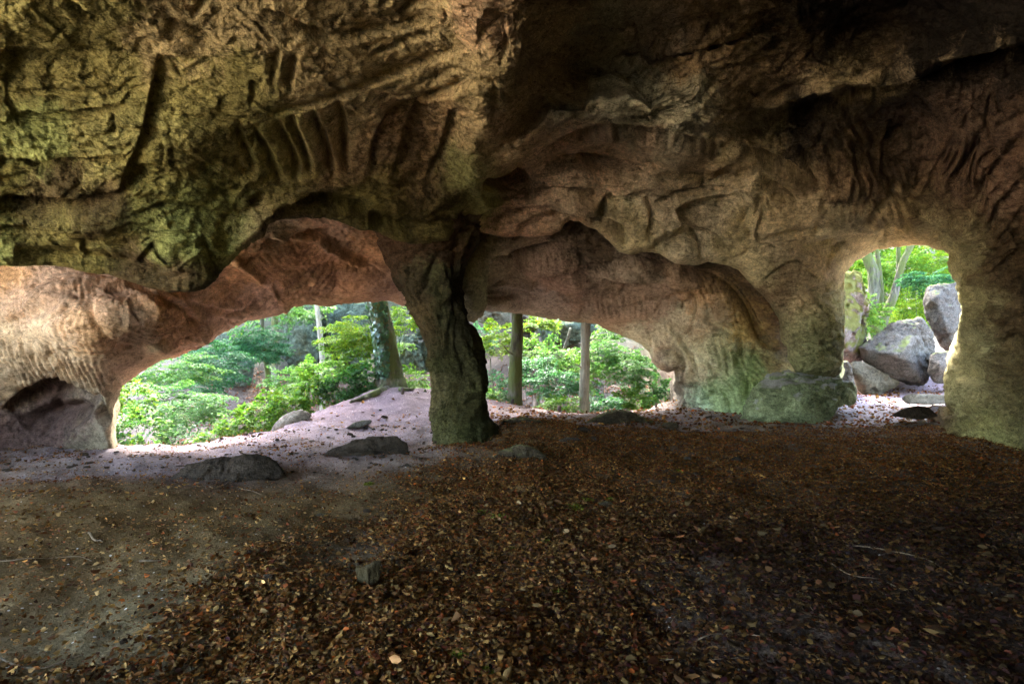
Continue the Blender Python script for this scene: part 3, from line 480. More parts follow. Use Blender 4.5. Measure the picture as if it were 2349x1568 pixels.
L2l = [(1245,610,60,28,0,.12),(1150,630,22,35,0,-.08),(1310,650,75,28,0,.16),(1440,620,85,28,5,.16),(1560,650,50,22,0,.08),(1420,710,70,25,0,.12),(1550,760,80,40,30,.06),(1640,800,60,90,0,.10),(1690,860,40,60,0,.08),(1600,730,60,20,10,.08)]
L2col = [(1190,655)+(.12,.09,.06,.6),(1345,590)+(.12,.085,.06,.7),(1480,595)+(.13,.09,.06,.6),(1400,680)+(.14,.1,.07,.5),(1225,640)+(.16,.12,.08,.5),(1085,620)+(.32,.30,.2),(1100,680)+(.32,.31,.2),(1130,600)+(.34,.29,.2),(1180,560)+BRN,(1250,600)+(.38,.26,.19),(1160,640)+(.3,.24,.16),(1300,560)+DKB,(1370,560)+DKB,(1310,650)+(.30,.19,.14),(1440,620)+(.36,.27,.2),(1220,700)+(.33,.26,.22),(1160,700)+(.34,.29,.25),(1330,710)+(.24,.18,.14),(1400,710)+(.32,.22,.16),(1500,700)+(.33,.23,.17),
 (1450,680)+(.36,.25,.18),(1560,650)+(.38,.25,.17),(1600,670)+ORG,(1680,700)+(.5,.31,.12),(1730,750)+(.52,.33,.11),(1620,720)+(.42,.30,.2),(1600,620)+DKB,(1660,640)+DKB,(1720,680)+DKB,(1765,740)+(.16,.09,.05),(1780,790)+DKB,(1760,820)+(.4,.3,.15),
 (1550,770)+(.48,.41,.3),(1480,770)+(.42,.37,.27),(1520,830)+(.30,.22,.17),(1580,850)+(.38,.31,.21),(1620,790)+(.46,.39,.27),(1680,820)+(.32,.32,.18),(1650,900)+(.26,.31,.16),(1720,850)+(.27,.34,.14),(1740,900)+(.24,.30,.12),(1600,920)+(.30,.36,.25),(1550,900)+(.1,.08,.07),(1690,780)+(.42,.36,.22)]
L2col = [c[:2] + tuple(min(.65, v * 1.25 * k) for v, k in zip(c[2:5], (1.02, 1.03, .92))) + c[5:] for c in L2col]
L2f += cracks(7, 40, (1100, 560, 1780, 740), -5, 25, 25, 120, .03, 3) + cracks(8, 35, (1480, 740, 1780, 930), 80, 25, 30, 110, .05); o2, _q2, _v2 = relief('cave_wall', L2poly, L2c, L2f, L2s, L2l, L2col, M_rock_soft, round_edges=(E2,), seed=5, namp=.07, lmul=2.2, fmul=2.6, strokes=1.5, csig=34, rad=16, redge=.5, ext=(1000,470,1925,990), skirt_rule=[(.25,.0),(.6,.1),(1.1,.5)])
tag(o2, kind='structure')

# ---------------------------------------------------------------- rock pillar (lofted, closed all round)
def pillar():
    secs = [ # py, left px, right px, depth Y, half depth m
     (470,780,1120,8.5,1.3),(500,800,1110,8.5,1.15),(529,828,1100,8.5,1.05),(560,862,1090,8.5,.95),(590,884,1072,8.5,.85),(620,897,1066,8.5,.75),(655,914,1064,8.5,.66),(690,932,1068,8.5,.58),(720,948,1075,8.5,.53),(750,964,1086,8.5,.5),(785,977,1100,8.5,.48),(820,984,1110,8.5,.48),(850,987,1117,8.5,.48),(885,990,1118,8.5,.48),(915,990,1112,8.5,.48),(940,986,1114,8.45,.48),(960,984,1126,8.4,.5),(980,986,1142,8.4,.52),(1003,992,1155,8.4,.55),(1030,996,1165,8.4,.58)]
    S = np.array(secs, float); py = np.linspace(470, 1030, 190)
    sm = [np.interp(py, S[:, 0], S[:, k]) for k in range(1, 5)]
    sm = [np.convolve(np.pad(s, 5, 'edge'), np.ones(11) / 11, 'valid') for s in sm]
    nt = 150; th = np.linspace(0, 2 * np.pi, nt, endpoint=False)
    c = (sm[0] + sm[1]) / 2; h = (sm[1] - sm[0]) / 2 * .955
    Y0 = sm[2]; X0 = (c - CXP) / F * Y0; R = h / F * Y0; Z0 = EYE - (py - CYP) / F * Y0
    TH, _ = np.meshgrid(th, py); cs, sn = np.cos(TH), np.sin(TH)
    sq = 0.8; X = X0[:, None] + R[:, None] * np.sign(cs) * np.abs(cs) ** sq
    Yd = Y0[:, None] - sm[3][:, None] * np.sign(sn) * np.abs(sn) ** sq
    # widths are measured at the limb; the near face bulges toward the viewer
    Z = np.repeat(Z0[:, None], nt, 1); V = np.c_[X.ravel(), Yd.ravel(), Z.ravel()]
    nrm = np.c_[cs.ravel() / np.repeat(R, nt), -sn.ravel() / np.repeat(sm[3], nt), np.zeros(V.shape[0])]; nrm /= np.linalg.norm(nrm, axis=1)[:, None]
    q = V + 40; w = q + .2 * np.c_[perlin(q * 2), perlin(q * 2 + 5), perlin(q * 2 + 9)]
    d = .055 * fbm(w * np.array([2.6, 2.6, 1.0]), 4) + .03 * fbm(w * np.array([9, 9, 2.0]), 4) - .05 * np.clip(fbm(w * np.array([4.2, 4.2, .9]), 3, ridged=True) - .75, 0, 2) + .008 * fbm(q * 24, 3)
    # traced folds seen on the front, as px lines
    pp = np.c_[CXP + V[:, 0] / V[:, 1] * F, CYP - (V[:, 2] - EYE) / V[:, 1] * F]; front = np.clip(-nrm[:, 1] * 2, 0, 1)
    for f in [('s',[(962,655),(985,615),(1003,590)],26,.16),('r',[(1003,590),(1020,640),(1030,700)],10,.08),('s',[(1040,590),(1052,640),(1060,700)],12,.07),('s',[(1000,700),(1030,760),(1080,850),(1112,900)],18,.08),('s',[(1020,1000),(1010,930),(1004,850),(985,780)],14,.09),('v',[(1060,880),(1048,920),(1070,940),(1090,900)],10,.06),('v',[(1030,860),(1045,920),(1035,980)],10,.04),('v',[(960,690),(985,740),(1000,800)],8,.05),('s',[(930,600),(960,575),(1010,568),(1040,575)],12,.08)]:
        d += feature(pp, f) * front
    d += .05 * facets(w * np.array([3.2, 3.2, 1.3]), 2.2) + .02 * facets(w * np.array([9, 9, 4]), 5.2)
    V = V + nrm * d[:, None]
    n = len(py); i = np.arange(n - 1)[:, None] * nt + np.arange(nt)[None]; j = np.arange(n - 1)[:, None] * nt + (np.arange(nt)[None] + 1) % nt
    q4 = np.stack([i.ravel(), j.ravel(), j.ravel() + nt, i.ravel() + nt], 1)
    cols = [(850,560)+(.17,.11,.08),(930,600)+(.15,.10,.07),(1000,560)+(.13,.09,.06),(960,640)+(.14,.12,.08),(1010,640)+(.17,.18,.10),(1045,640)+(.10,.09,.06),(1000,740)+(.13,.14,.08),(970,740)+(.2,.16,.1),(1050,760)+(.09,.09,.055),(1060,850)+(.09,.09,.05),(1010,860)+(.13,.14,.07),(993,900)+(.26,.25,.15),(1000,980)+(.2,.21,.11),(1060,930)+(.10,.10,.05),(1110,900)+(.17,.18,.09),(1090,790)+(.16,.17,.09),(1100,980)+(.10,.11,.05),(1200,990)+(.12,.11,.06)]
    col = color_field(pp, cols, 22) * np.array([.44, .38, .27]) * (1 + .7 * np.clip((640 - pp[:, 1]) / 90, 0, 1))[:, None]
    base = np.array([(1060 - CXP) / F * 8.4, 8.4, 0.0])
    o = mesh_obj('rock_pillar', V, q4, M_rock, col=col, loc=base)
    return tag(o, 'dark twisted natural sandstone pillar standing between the left and middle cave openings', 'rock pillar')
pillar()

# ---------------------------------------------------------------- hill over the cave and the walls behind the viewer
M_hill = rock_material('hill_rock', base=(.17, .14, .09), use_attr=False)
def slab(name, plan, z0, z1, mat):
    n = len(plan); V = np.array([(x, y, z0) for x, y in plan] + [(x * .97, y * .97, z1) for x, y in plan], float)
    bm = bmesh.new(); vs = [bm.verts.new(v) for v in V]
    bm.faces.new(vs[:n][::-1]); bm.faces.new(vs[n:])
    for i in range(n): bm.faces.new((vs[i], vs[(i + 1) % n], vs[n + (i + 1) % n], vs[n + i]))
    bmesh.ops.triangulate(bm, faces=bm.faces[:]); bmesh.ops.subdivide_edges(bm, edges=bm.edges[:], cuts=3, use_grid_fill=True)
    for v in bm.verts:
        pass
    co = np.array([v.co[:] for v in bm.verts]); d = fbm(co * .5, 3)
    for v, k in zip(bm.verts, d): v.co.z += k * .25
    me = bpy.data.meshes.new(name); bm.to_mesh(me); bm.free(); me.materials.append(mat)
    o = bpy.data.objects.new(name, me); COL.objects.link(o); return o
hill = slab('cave_hill', [(-8,-5),(-9.2,1.5),(-9,7.8),(-6.2,8.0),(-4.6,8.5),(-3.6,9.3),(-2.4,10.1),(-1,11.6),(0,12.4),(1.5,13.0),(3,13.1),(5.5,12.6),(6.5,11.2),(8.8,10.3),(9.6,8.6),(13,4),(13,-9),(2,-8)], 4.75, 6.6, M_hill)
tag(hill, kind='structure')
def wall_strip(name, pts, z0, z1, mat, thick=.6):
    p = smooth_poly(pts, 3); nz = 24; zz = np.linspace(z0, z1, nz); V = []
    t = np.gradient(p, axis=0); nn = np.c_[t[:, 1], -t[:, 0]]; nn /= np.linalg.norm(nn, axis=1)[:, None]
    for off in (0, thick):
        for z in zz: V.append(np.c_[p + nn * off, np.full(len(p), z)])
    V = np.vstack(V); V += .18 * np.c_[fbm(V * .9, 4), fbm(V * .9 + 7, 4), np.zeros(len(V))]
    m = len(p); Q4 = []
    for s in (0, nz * m):
        i = s + np.arange(nz - 1)[:, None] * m + np.arange(m - 1)[None]; Q4.append(np.stack([i.ravel(), i.ravel() + 1, i.ravel() + m + 1, i.ravel() + m], 1))
    for k in (0, m - 1):
        i = np.arange(nz - 1) * m + k; Q4.append(np.stack([i, i + m, i + m + nz * m, i + nz * m], 1))
    return mesh_obj(name, V, np.vstack(Q4), mat)
w = wall_strip('cave_wall', [(8.6,7.4),(8.4,5),(7.4,1),(6.0,-2.5),(3.0,-4.6),(0,-5.2),(-2.4,-5.0)], -.3, 5.0, M_hill); tag(w, kind='structure')
w = wall_strip('cave_wall', [(-8.8,4.6),(-8.9,6),(-8.4,8.0)], -.3, 5.0, M_hill); tag(w, kind='structure')
# ---------------------------------------------------------------- ground
CR = np.array([(-30,9.0),(-9,8.6),(-6.13,8.9),(-4.79,9.1),(-4.08,9.6),(-3.82,10.5),(-3.41,11.3),(-2.8,12.2),(-2.3,12.6),(-1.8,12.8),(-.5,12.7),(.69,12.1),(1.52,12.1),(2.88,12.4),(3.8,13.7),(4.6,14.8),(5.6,18),(6.5,30),(7.5,80),(300,80)])
gp = [(-500,1150,6.0),(0,1180,4.7),(0,1045,7.6),(270,1042,7.7),(400,1060,7.2),(300,1250,4.2),(600,1250,4.2),(1200,1300,3.8),(1800,1300,3.8),(2300,1250,4.2),
 (265,1026,8.6),(480,1022,8.9),(620,994,9.5),(700,957,10.4),(780,927,11.2),(870,899,12.0),(930,892,12.3),(985,901,12.3),(700,1015,8.3),(850,965,9.8),(930,1010,8.4),(980,1020,8.2),
 (1060,932,11.5),(1120,921,12.5),(1250,939,12),(1340,948,12),(1480,943,12.3),(1540,926,13.5),(1600,917,14.2),(1140,968,9.6),(1000,1006,8.3),(1100,984,8.5),(1180,964,8.9),(1240,967,9.2),(1330,974,9.5),(1060,1010,7.9),(1250,1008,8.0),(1400,953,11),(1640,947,11.7),(1740,951,11.3),(1960,945,11.2),(2060,895,15),(2160,893,15),(2140,994,9),(1600,1010,8.6),(1900,1010,8.6),(2349,1050,7.2),(2349,1400,3.2),(0,1500,2.8)]
gx = [P(*g) for g in gp] + [np.array(v, float) for v in [(-12,0,.1),(0,-6,0),(10,-6,0),(-10,-8,0),(12,6,.1),(12,15,.5),(6,20,.6),(12,22,.9),(-12,8,-.1),(0,0,0),(-20,-20,0),(20,-20,0),(20,20,1)]]
gx = np.array(gx); gfit = tps_fit(gx[:, :2] / 10, gx[:, 2], 2e-3)
def ground_z(xy, detail=True):
    xy = np.asarray(xy, float); c = xy.copy(); r = np.hypot(c[:, 0], c[:, 1]); c *= np.minimum(1, 24 / np.maximum(r, 1e-6))[:, None]
    yc = np.interp(xy[:, 0], CR[:, 0], CR[:, 1]); c[:, 1] = np.minimum(c[:, 1], yc + .4)
    z = tps_eval(gfit, c / 10); over = np.clip(xy[:, 1] - yc, 0, None)
    t = np.clip(over - .15, 0, None)
    Yd = xy[:, 1]
    drop = z - .62 * t + .1 * np.minimum(t, .5)
    side = np.clip((xy[:, 0] + 3) / 6, 0, 1)  # far slope: lower on the left, higher behind the middle opening
    far = np.interp(Yd, [10, 17, 21, 26, 31, 36, 60, 300], [-14, -5.2, -2.9, -.9, 1.4, 5.5, 24, 60]) + .9 * side * np.clip((Yd - 12) / 8, 0, 1)
    z = np.where(over > 0, np.maximum(drop, far), z)
    # hollow to the right outside the third opening rises gently
    z = np.where((over <= 0) & (Yd > 18) & (xy[:, 0] > 5), z + np.clip(Yd - 18, 0, None) * .10, z)
    if detail:
        q = np.c_[xy, np.zeros(len(xy))]
        z = z + .07 * fbm(q * .7, 3) + .026 * fbm(q * 3.1, 3) + .014 * fbm(q * 9, 4, .6) - .012 * np.clip(fbm(q * 2.3, 3, ridged=True) - .7, 0, 1)
        big = np.clip((Yd - 16) / 6, 0, 1); z = z + big * .7 * fbm(q * .25, 4)
    return z
def gz(x, y): return float(ground_z(np.array([[x, y]]))[0])
def on_ground(px, py):
    """point on the ground seen along a direction (marching)"""
    Y = np.concatenate([np.linspace(1.5, 20, 900), np.linspace(20.05, 60, 600)]); pts = np.c_[(px - CXP) / F * Y, Y]; z = EYE - (py - CYP) / F * Y
    g = ground_z(pts); k = np.argmax(z <= g); return np.array([pts[k, 0], Y[k], g[k]])
def soil_material():
    m, N, L = nodes_of('forest_soil'); out = N.new('ShaderNodeOutputMaterial'); b = N.new('ShaderNodeBsdfPrincipled'); L.new(b.outputs[0], out.inputs[0])
    b.inputs['Roughness'].default_value = .85; b.inputs['Specular IOR Level'].default_value = .05
    g = N.new('ShaderNodeNewGeometry'); pos = g.outputs['Position']; at = N.new('ShaderNodeAttribute'); at.attribute_name = 'Col'
    def noise(sc, det=6, r=.65):
        n = N.new('ShaderNodeTexNoise'); n.inputs['Scale'].default_value = sc; n.inputs['Detail'].default_value = det; n.inputs['Roughness'].default_value = r; L.new(pos, n.inputs['Vector']); return n.outputs['Fac']
    def mr(f, a, bb, lo, hi):
        r = N.new('ShaderNodeMapRange'); r.inputs[1].default_value = a; r.inputs[2].default_value = bb; r.inputs[3].default_value = lo; r.inputs[4].default_value = hi; L.new(f, r.inputs[0]); return r.outputs[0]
    def sc_(a, f):
        x = N.new('ShaderNodeVectorMath'); x.operation = 'SCALE'; L.new(a, x.inputs[0]); L.new(f, x.inputs['Scale']); return x.outputs[0]
    c = sc_(at.outputs['Color'], mr(noise(2.2), .3, .7, .7, 1.25)); c = sc_(c, mr(noise(30), .3, .7, .65, 1.35)); c = sc_(c, mr(noise(110, 3), .35, .7, .7, 1.3))
    vo = N.new('ShaderNodeTexVoronoi'); vo.inputs['Scale'].default_value = 28; L.new(pos, vo.inputs['Vector'])
    wn = N.new('ShaderNodeSeparateColor'); L.new(vo.outputs['Color'], wn.inputs[0])
    # pale grit specks
    gr = mr(wn.outputs[0], .93, .94, 0, 1); dd = mr(vo.outputs['Distance'], .18, .25, 1, 0); ml = N.new('ShaderNodeMath'); ml.operation = 'MULTIPLY'; L.new(gr, ml.inputs[0]); L.new(dd, ml.inputs[1])
    mx = N.new('ShaderNodeMix'); mx.data_type = 'RGBA'; L.new(ml.outputs[0], mx.inputs[0]); L.new(c, mx.inputs[6]); mx.inputs[7].default_value = (.5, .45, .4, 1)
    L.new(mx.outputs[2], b.inputs['Base Color'])
    h = N.new('ShaderNodeMath'); h.operation = 'MULTIPLY_ADD'; L.new(noise(60, 5), h.inputs[0]); h.inputs[1].default_value = .4; L.new(noise(12, 6), h.inputs[2])
    bm = N.new('ShaderNodeBump'); bm.inputs['Strength'].default_value = .5; bm.inputs['Distance'].default_value = .06; L.new(h.outputs[0], bm.inputs['Height']); L.new(bm.outputs[0], b.inputs['Normal'])
    return m
xs = np.concatenate([np.geomspace(-300, -26, 14), np.arange(-25, -9, .6), np.arange(-9, 9.5, .055), np.arange(9.6, 30, .6), np.geomspace(31, 300, 14)])
ys = np.concatenate([np.geomspace(-300, -11, 12) , np.arange(-10, 1.5, .5), np.arange(1.5, 15.5, .055), np.arange(15.6, 45, .4), np.geomspace(46, 300, 18)])
GX, GY = np.meshgrid(xs, ys); XY = np.c_[GX.ravel(), GY.ravel()]; Z = ground_z(XY)
nx = len(xs); i = np.arange(len(ys) - 1)[:, None] * nx + np.arange(nx - 1)[None]
gq = np.stack([i.ravel(), i.ravel() + 1, i.ravel() + nx + 1, i.ravel() + nx], 1)
SB = (.125, .077, .028); SG = (.21, .165, .172); SL = (.33, .265, .285)
gcols = [(-6.5,10.8)+(.08,.05,.03),(-4.4,11.4)+(.08,.05,.03),(-3.6,13)+(.08,.055,.03),(-1.5,14.6)+(.09,.06,.035),(1,13.9)+(.08,.055,.035),(3,14.2)+(.08,.055,.035),(4.6,17)+(.09,.06,.04),(-5.5,8.2)+SL,(-4.5,8.6)+SL,(-3,8.7)+SL,(-4,7.6)+SG,(-2.6,9.4)+(.26,.2,.225),(-2,11.2)+(.11,.085,.10),(-2.6,12)+(.11,.08,.09),(-1.2,12.3)+(.11,.08,.09),(-3.4,9.9)+(.15,.115,.13),(-1,11.5)+(.15,.115,.13),(-1.8,10.4)+(.19,.145,.165),(-1.4,9.3)+(.22,.17,.19),(-3,10.6)+(.18,.12,.14),(-6,6.9)+(.22,.17,.13),(-3.4,7.3)+SG,(-2,7.9)+(.3,.23,.22),(-6,5)+SB,(-4,5.5)+SB,(-3,4)+SB,(-1.8,3)+(.13,.10,.05),(-2,6.5)+SB,(-1.5,7.8)+(.22,.17,.14),  # path near the ivy tree has its shade put into the soil colour
 (0,4)+(.10,.07,.05),(0,6)+SB,(0,8)+SB,(2,3)+(.06,.042,.03),(4,4)+(.045,.033,.024),(2,6)+(.12,.085,.06),(4,7)+(.13,.095,.07),(0.8,11.3)+(.27,.20,.19),(2.8,11.6)+(.27,.20,.19),(1.5,10.6)+(.25,.19,.17),(6,11)+(.3,.24,.22),(1.5,10.5)+(.22,.16,.13),(4,12.8)+(.28,.24,.22),(5,10.5)+(.22,.18,.14),(7,11)+(.32,.26,.24),(7.5,8.7)+(.2,.16,.12),(5.5,8.5)+(.15,.11,.08),(8,14)+(.3,.24,.25),(10,15)+(.26,.18,.17),(6,3)+(.04,.03,.022),(5,5.5)+(.06,.045,.032),  # near right soil painted darker for shade; middle opening soil paler to bounce light
 (-10,14)+(.12,.10,.06),(-5,16)+(.07,.05,.035),(0,18)+(.09,.06,.045),(5,20)+(.09,.065,.045),(-8,24)+(.11,.07,.05),(0,28)+(.09,.065,.05),(-10,32)+(.06,.06,.04),(10,34)+(.05,.06,.03),(0,40)+(.04,.05,.025),(-3,0)+SB,(5,0)+(.05,.04,.03),(-12,0)+(.62,.55,.44),(-4,-6)+(.62,.55,.44),(-8,-5)+(.62,.55,.44),(-3,-10)+(.62,.55,.44),(-9,-10)+(.62,.55,.44),(3,-11)+(.62,.55,.44),(-14,-6)+(.4,.36,.3),(-10,2)+(.35,.3,.25),(10,24)+(.14,.13,.07)]  # pale ground behind the viewer, added unseen to bounce light onto the ceiling
def gcol(XY):
    C = np.array([c[2:] for c in gcols]); X = np.array([c[:2] for c in gcols]); q = XY + .5 * np.c_[perlin(np.c_[XY * .9, XY[:, 0] * 0]), perlin(np.c_[XY * .9, XY[:, 0] * 0 + 3])]
    o = np.zeros((len(XY), 3))
    for s in range(0, len(XY), 20000):
        d2 = ((q[s:s + 20000, None] - X[None]) ** 2).sum(2) / 1.1 ** 2; w = np.exp(-d2) + 1e-3 / (1 + d2) ** 2; o[s:s + 20000] = w @ C / w.sum(1)[:, None]
    return o
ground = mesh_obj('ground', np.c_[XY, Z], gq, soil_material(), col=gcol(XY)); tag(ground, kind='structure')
# ---------------------------------------------------------------- converters from four enlarged views to one px frame
A_ = lambda cx, cy: (247.8 + .234 * cx, 679 + .234 * cy)
B_ = lambda cx, cy: (596.4 + .234 * cx, 679 + .234 * cy)
C_ = lambda cx, cy: (1073.6 + .207 * cx, 697.4 + .207 * cy)
D_ = lambda cx, cy: (1908.6 + .281 * cx, 532.2 + .281 * cy)
_ico = {}
def ico(n):
    if n not in _ico:
        bm = bmesh.new(); bmesh.ops.create_icosphere(bm, subdivisions=n, radius=1)
        _ico[n] = (np.array([v.co[:] for v in bm.verts]), np.array([[v.index for v in f.verts] for f in bm.faces])); bm.free()
    return _ico[n]
def hull_shape(pts, sub=5, p=40, namp=.05, nsc=1.0, seed=0, strata=0.0, fine=1.0):
    pts = np.asarray(pts, float); c = (pts.max(0) + pts.min(0)) / 2 * .5 + pts.mean(0) * .5
    bm = bmesh.new()
    for q in pts: bm.verts.new(q - c)
    bmesh.ops.convex_hull(bm, input=bm.verts[:]); bm.normal_update(); pl = {}
    for f in bm.faces:
        n = f.normal.copy(); h = n.dot(f.verts[0].co)
        if h < 0: n, h = -n, -h
        if h > 1e-4: pl[tuple(round(v, 2) for v in n)] = (np.array(n[:]), h)
    bm.free(); Nn = np.array([v[0] for v in pl.values()]); H = np.array([v[1] for v in pl.values()])
    d, f = ico(sub); k = np.clip(d @ (Nn / H[:, None]).T, 0, None); mx = k.max(1)
    r = 1 / (mx * ((k / mx[:, None]) ** p).sum(1) ** (1 / p)); V = d * r[:, None]
    size = np.ptp(pts, axis=0).max(); q = (V + c) * nsc + seed * 7.7
    w = q + .3 * np.c_[perlin(q * 1.5), perlin(q * 1.5 + 5), perlin(q * 1.5 + 9)]
    dd = namp * (.9 * facets(w * 1.3, 2.1) + .5 * facets(w * 4, 6.1)) + 1.25 * namp * (fbm(w * 1.6, 3) * .6 + .38 * fbm(w * 6, 5, .62) - .6 * np.clip(fbm(w * 3.2, 4, ridged=True) - .8, 0, 2)) + .010 * fine * fbm(q * 24, 3)
    if strata: dd += strata * perlin(np.c_[w[:, 0] * .6, w[:, 1] * .6, w[:, 2] * 7])
    V = V * (1 + dd / np.maximum(r, .05))[:, None]
    return V + c, f
def px_pts(outline, Y, thick, front=(), back=.72, foreshort=1.0):
    o = np.array(outline, float); c = o.mean(0); out = [P(x, y, Y) for x, y in o]
    out += [P(*(c + (q - c) * back), Y + thick) for q in o]
    out += [P(x, y, Y - d) for x, y, d in front]
    return out
def boulder(name, label, cat, outline, Y, thick, mat, front=(), group=None, parent=None, **k):
    V, f = hull_shape(px_pts(outline, Y, thick, front), **k); loc = np.array([V[:, 0].mean(), V[:, 1].mean(), V[:, 2].min()])
    o = mesh_obj(name, V, f, mat, loc=loc, parent=parent)
    return tag(o, label, cat, group)
M_bgrey = rock_material('boulder_grey', base=(.12, .105, .085), use_attr=False, bump=.8, moss=(.13, .15, .045, .75))
M_btan = rock_material('boulder_tan', base=(.12, .10, .065), use_attr=False, bump=.8)
M_bgreen = rock_material('boulder_green', base=(.27, .30, .15), use_attr=False, bump=.9, moss=(.40, .38, .33, .62))  # moss input holds a pale grey tint for upward faces here
M_bdark = rock_material('boulder_dark', base=(.05, .036, .024), use_attr=False, bump=.7)
M_bmoss = rock_material('boulder_moss', base=(.06, .045, .026), use_attr=False, bump=.7, moss=(.10, .09, .04, .4))
M_mossy = rock_material('cliff_moss', base=(.22, .175, .15), use_attr=False, bump=.8, moss=(.12, .115, .03, -.3))
M_cliff = rock_material('cliff_grey', base=(.10, .12, .085), use_attr=False, bump=1.0, fine=.5, moss=(.10, .13, .06, .7))
M_slab = rock_material('slab_stone', base=(.20, .175, .135), use_attr=False, bump=.6)

# right opening
boulder('mossy_crag', 'tall pinkish crag with yellow moss above, at the left jamb of the right opening', 'crag', [D_(-60,330),D_(180,310),D_(235,340),D_(250,480),D_(300,620),D_(270,760),D_(240,870),D_(250,1060),D_(-60,1060)], 15.5, 2.5, M_mossy, front=[(*D_(40,600),.8),(*D_(100,900),.9)], namp=.16, seed=1, sub=6)
boulder('boulder', 'large pale tilted boulder with a pitted top lying across the right opening', 'boulder', [D_(205,940),D_(325,850),D_(430,790),D_(560,700),D_(640,688),D_(750,690),D_(800,790),D_(860,930),D_(800,1080),D_(790,1215),D_(750,1250),D_(540,1228),D_(300,1150),D_(240,1040)], 15.0, 1.8, M_bgrey, front=[(*D_(600,990),.9),(*D_(420,1000),.7),(*D_(740,1240),.7)], namp=.07, seed=2, sub=6, strata=.01)
boulder('boulder', 'tall upright boulder with yellow lichen on top, behind the right edge of the right opening', 'boulder', [D_(738,560),D_(765,450),D_(850,412),D_(1060,400),D_(1100,700),D_(1050,960),D_(940,985),D_(872,930),D_(845,770),D_(765,690)], 16.6, 1.8, M_bgrey, front=[(*D_(850,560),.5),(*D_(980,900),.5)], namp=.08, seed=3, sub=6)
boulder('boulder', 'small rounded grey boulder at the right wall inside the right opening', 'boulder', [D_(785,1050),D_(800,1000),D_(850,975),D_(940,972),D_(1010,1000),D_(1010,1230),D_(900,1238),D_(830,1225),D_(778,1150)], 14.0, .9, M_bgrey, front=[(*D_(880,1100),.35)], namp=.05, seed=4)
boulder('rock_block', 'brown angular rock block under the left end of the tilted boulder', 'rock', [D_(135,1060),D_(240,1045),D_(300,1120),D_(540,1215),D_(560,1250),D_(400,1320),D_(240,1345),D_(190,1280)], 14.6, 1.4, M_btan, front=[(*D_(250,1200),.3)], namp=.08, seed=5)
boulder('rock_block', 'low dark stone at the foot of the mossy crag', 'rock', [D_(40,1050),D_(130,1045),D_(160,1100),D_(190,1260),D_(120,1300),D_(40,1280)], 13.6, .9, M_bgrey, namp=.06, seed=6)
boulder('flat_stone', 'flat pale stone in the floor of the right opening', 'stone', [D_(555,1360),D_(610,1318),D_(800,1320),D_(1000,1330),D_(1000,1400),D_(760,1410),D_(600,1400)], 11.0, .9, M_slab, namp=.02, seed=7)
boulder('flat_stone', 'low domed brown rock in the path just before the right opening', 'stone', [D_(470,1500),D_(560,1442),D_(690,1415),D_(790,1422),D_(880,1500),D_(700,1530)], 9.6, .5, M_bdark, namp=.03, seed=8)
# block foot
X3 = lambda cx, cy: (1560 + .4097 * cx, 412.9 + .4097 * cy)
boulder('boulder', 'wide green stained boulder at the foot of the block between middle and right openings', 'boulder', [X3(330,1340),X3(395,1185),X3(470,1090),X3(560,1066),X3(700,1080),X3(880,1100),X3(912,1150),X3(912,1240),X3(870,1350),X3(560,1380)], 10.7, 1.2, M_bgreen, front=[(*X3(430,1180),.55),(*X3(600,1160),.65),(*X3(730,1130),.75),(*X3(870,1165),.5),(*X3(770,1360),.85),(*X3(560,1360),.8),(*X3(380,1330),.5)], namp=.09, seed=9, sub=6)
boulder('boulder', 'ribbed grey-green stone leaning on the right end of the wide green boulder', 'boulder', [X3(895,1115),X3(965,1125),X3(988,1180),X3(985,1240),X3(950,1262),X3(890,1255)], 10.8, .9, M_bgreen, front=[(*X3(930,1200),.2)], namp=.05, seed=10)
# cave floor rocks
boulder('boulder', 'big flat-topped dark boulder on the bright soil before the left opening', 'boulder', [(380,1122),(396,1084),(430,1066),(500,1049),(590,1040),(620,1045),(660,1090),(610,1112),(540,1130),(472,1135),(430,1130)], 6.3, .7, M_bdark, front=[(462,1072,.12),(470,1125,.25),(590,1062,.1)], namp=.04, seed=11, sub=6)
boulder('boulder', 'long low dark rock ledge left of the pillar foot', 'boulder', [(690,1062),(760,1040),(812,1006),(850,1000),(915,999),(928,1006),(945,1040),(900,1048),(820,1056),(760,1066)], 7.5, .5, M_bdark, front=[(820,1020,.1),(900,1015,.1)], namp=.05, seed=12, sub=6)
boulder('boulder', 'mound-shaped brown rock on the leaf floor right of the pillar', 'boulder', [(1092,1085),(1130,1044),(1165,1025),(1195,1019),(1225,1027),(1258,1046),(1296,1085),(1200,1095)], 6.9, .6, M_bmoss, namp=.05, seed=13)
boulder('boulder', 'mossy brown mound below the second tree in the middle opening', 'boulder', [(1335,985),(1352,962),(1378,948),(1410,941),(1445,942),(1480,954),(1515,975),(1430,990)], 9.9, .9, M_bmoss, namp=.05, seed=14)
boulder('boulder', 'low mossy rock shelf running right from the pillar foot', 'boulder', [(1130,990),(1150,962),(1190,957),(1235,962),(1252,976),(1240,992)], 8.6, .6, M_bmoss, namp=.04, seed=15)
boulder('boulder', 'pale slanting slab rock at the edge of the path beside the shrubs', 'boulder', [B_(100,1340),B_(120,1275),B_(200,1195),B_(300,1128),B_(415,1102),B_(525,1165),B_(450,1230),B_(340,1300),B_(200,1365)], 10.2, .7, M_slab, front=[(*B_(300,1220),.12)], namp=.03, seed=16, p=24)
boulder('flat_stone', 'thin bluish stone ledge in the pink path soil', 'stone', [B_(840,1295),B_(900,1245),B_(1000,1215),B_(1090,1212),B_(1090,1245),B_(980,1285)], 9.4, .6, M_bgrey, namp=.02, seed=17)
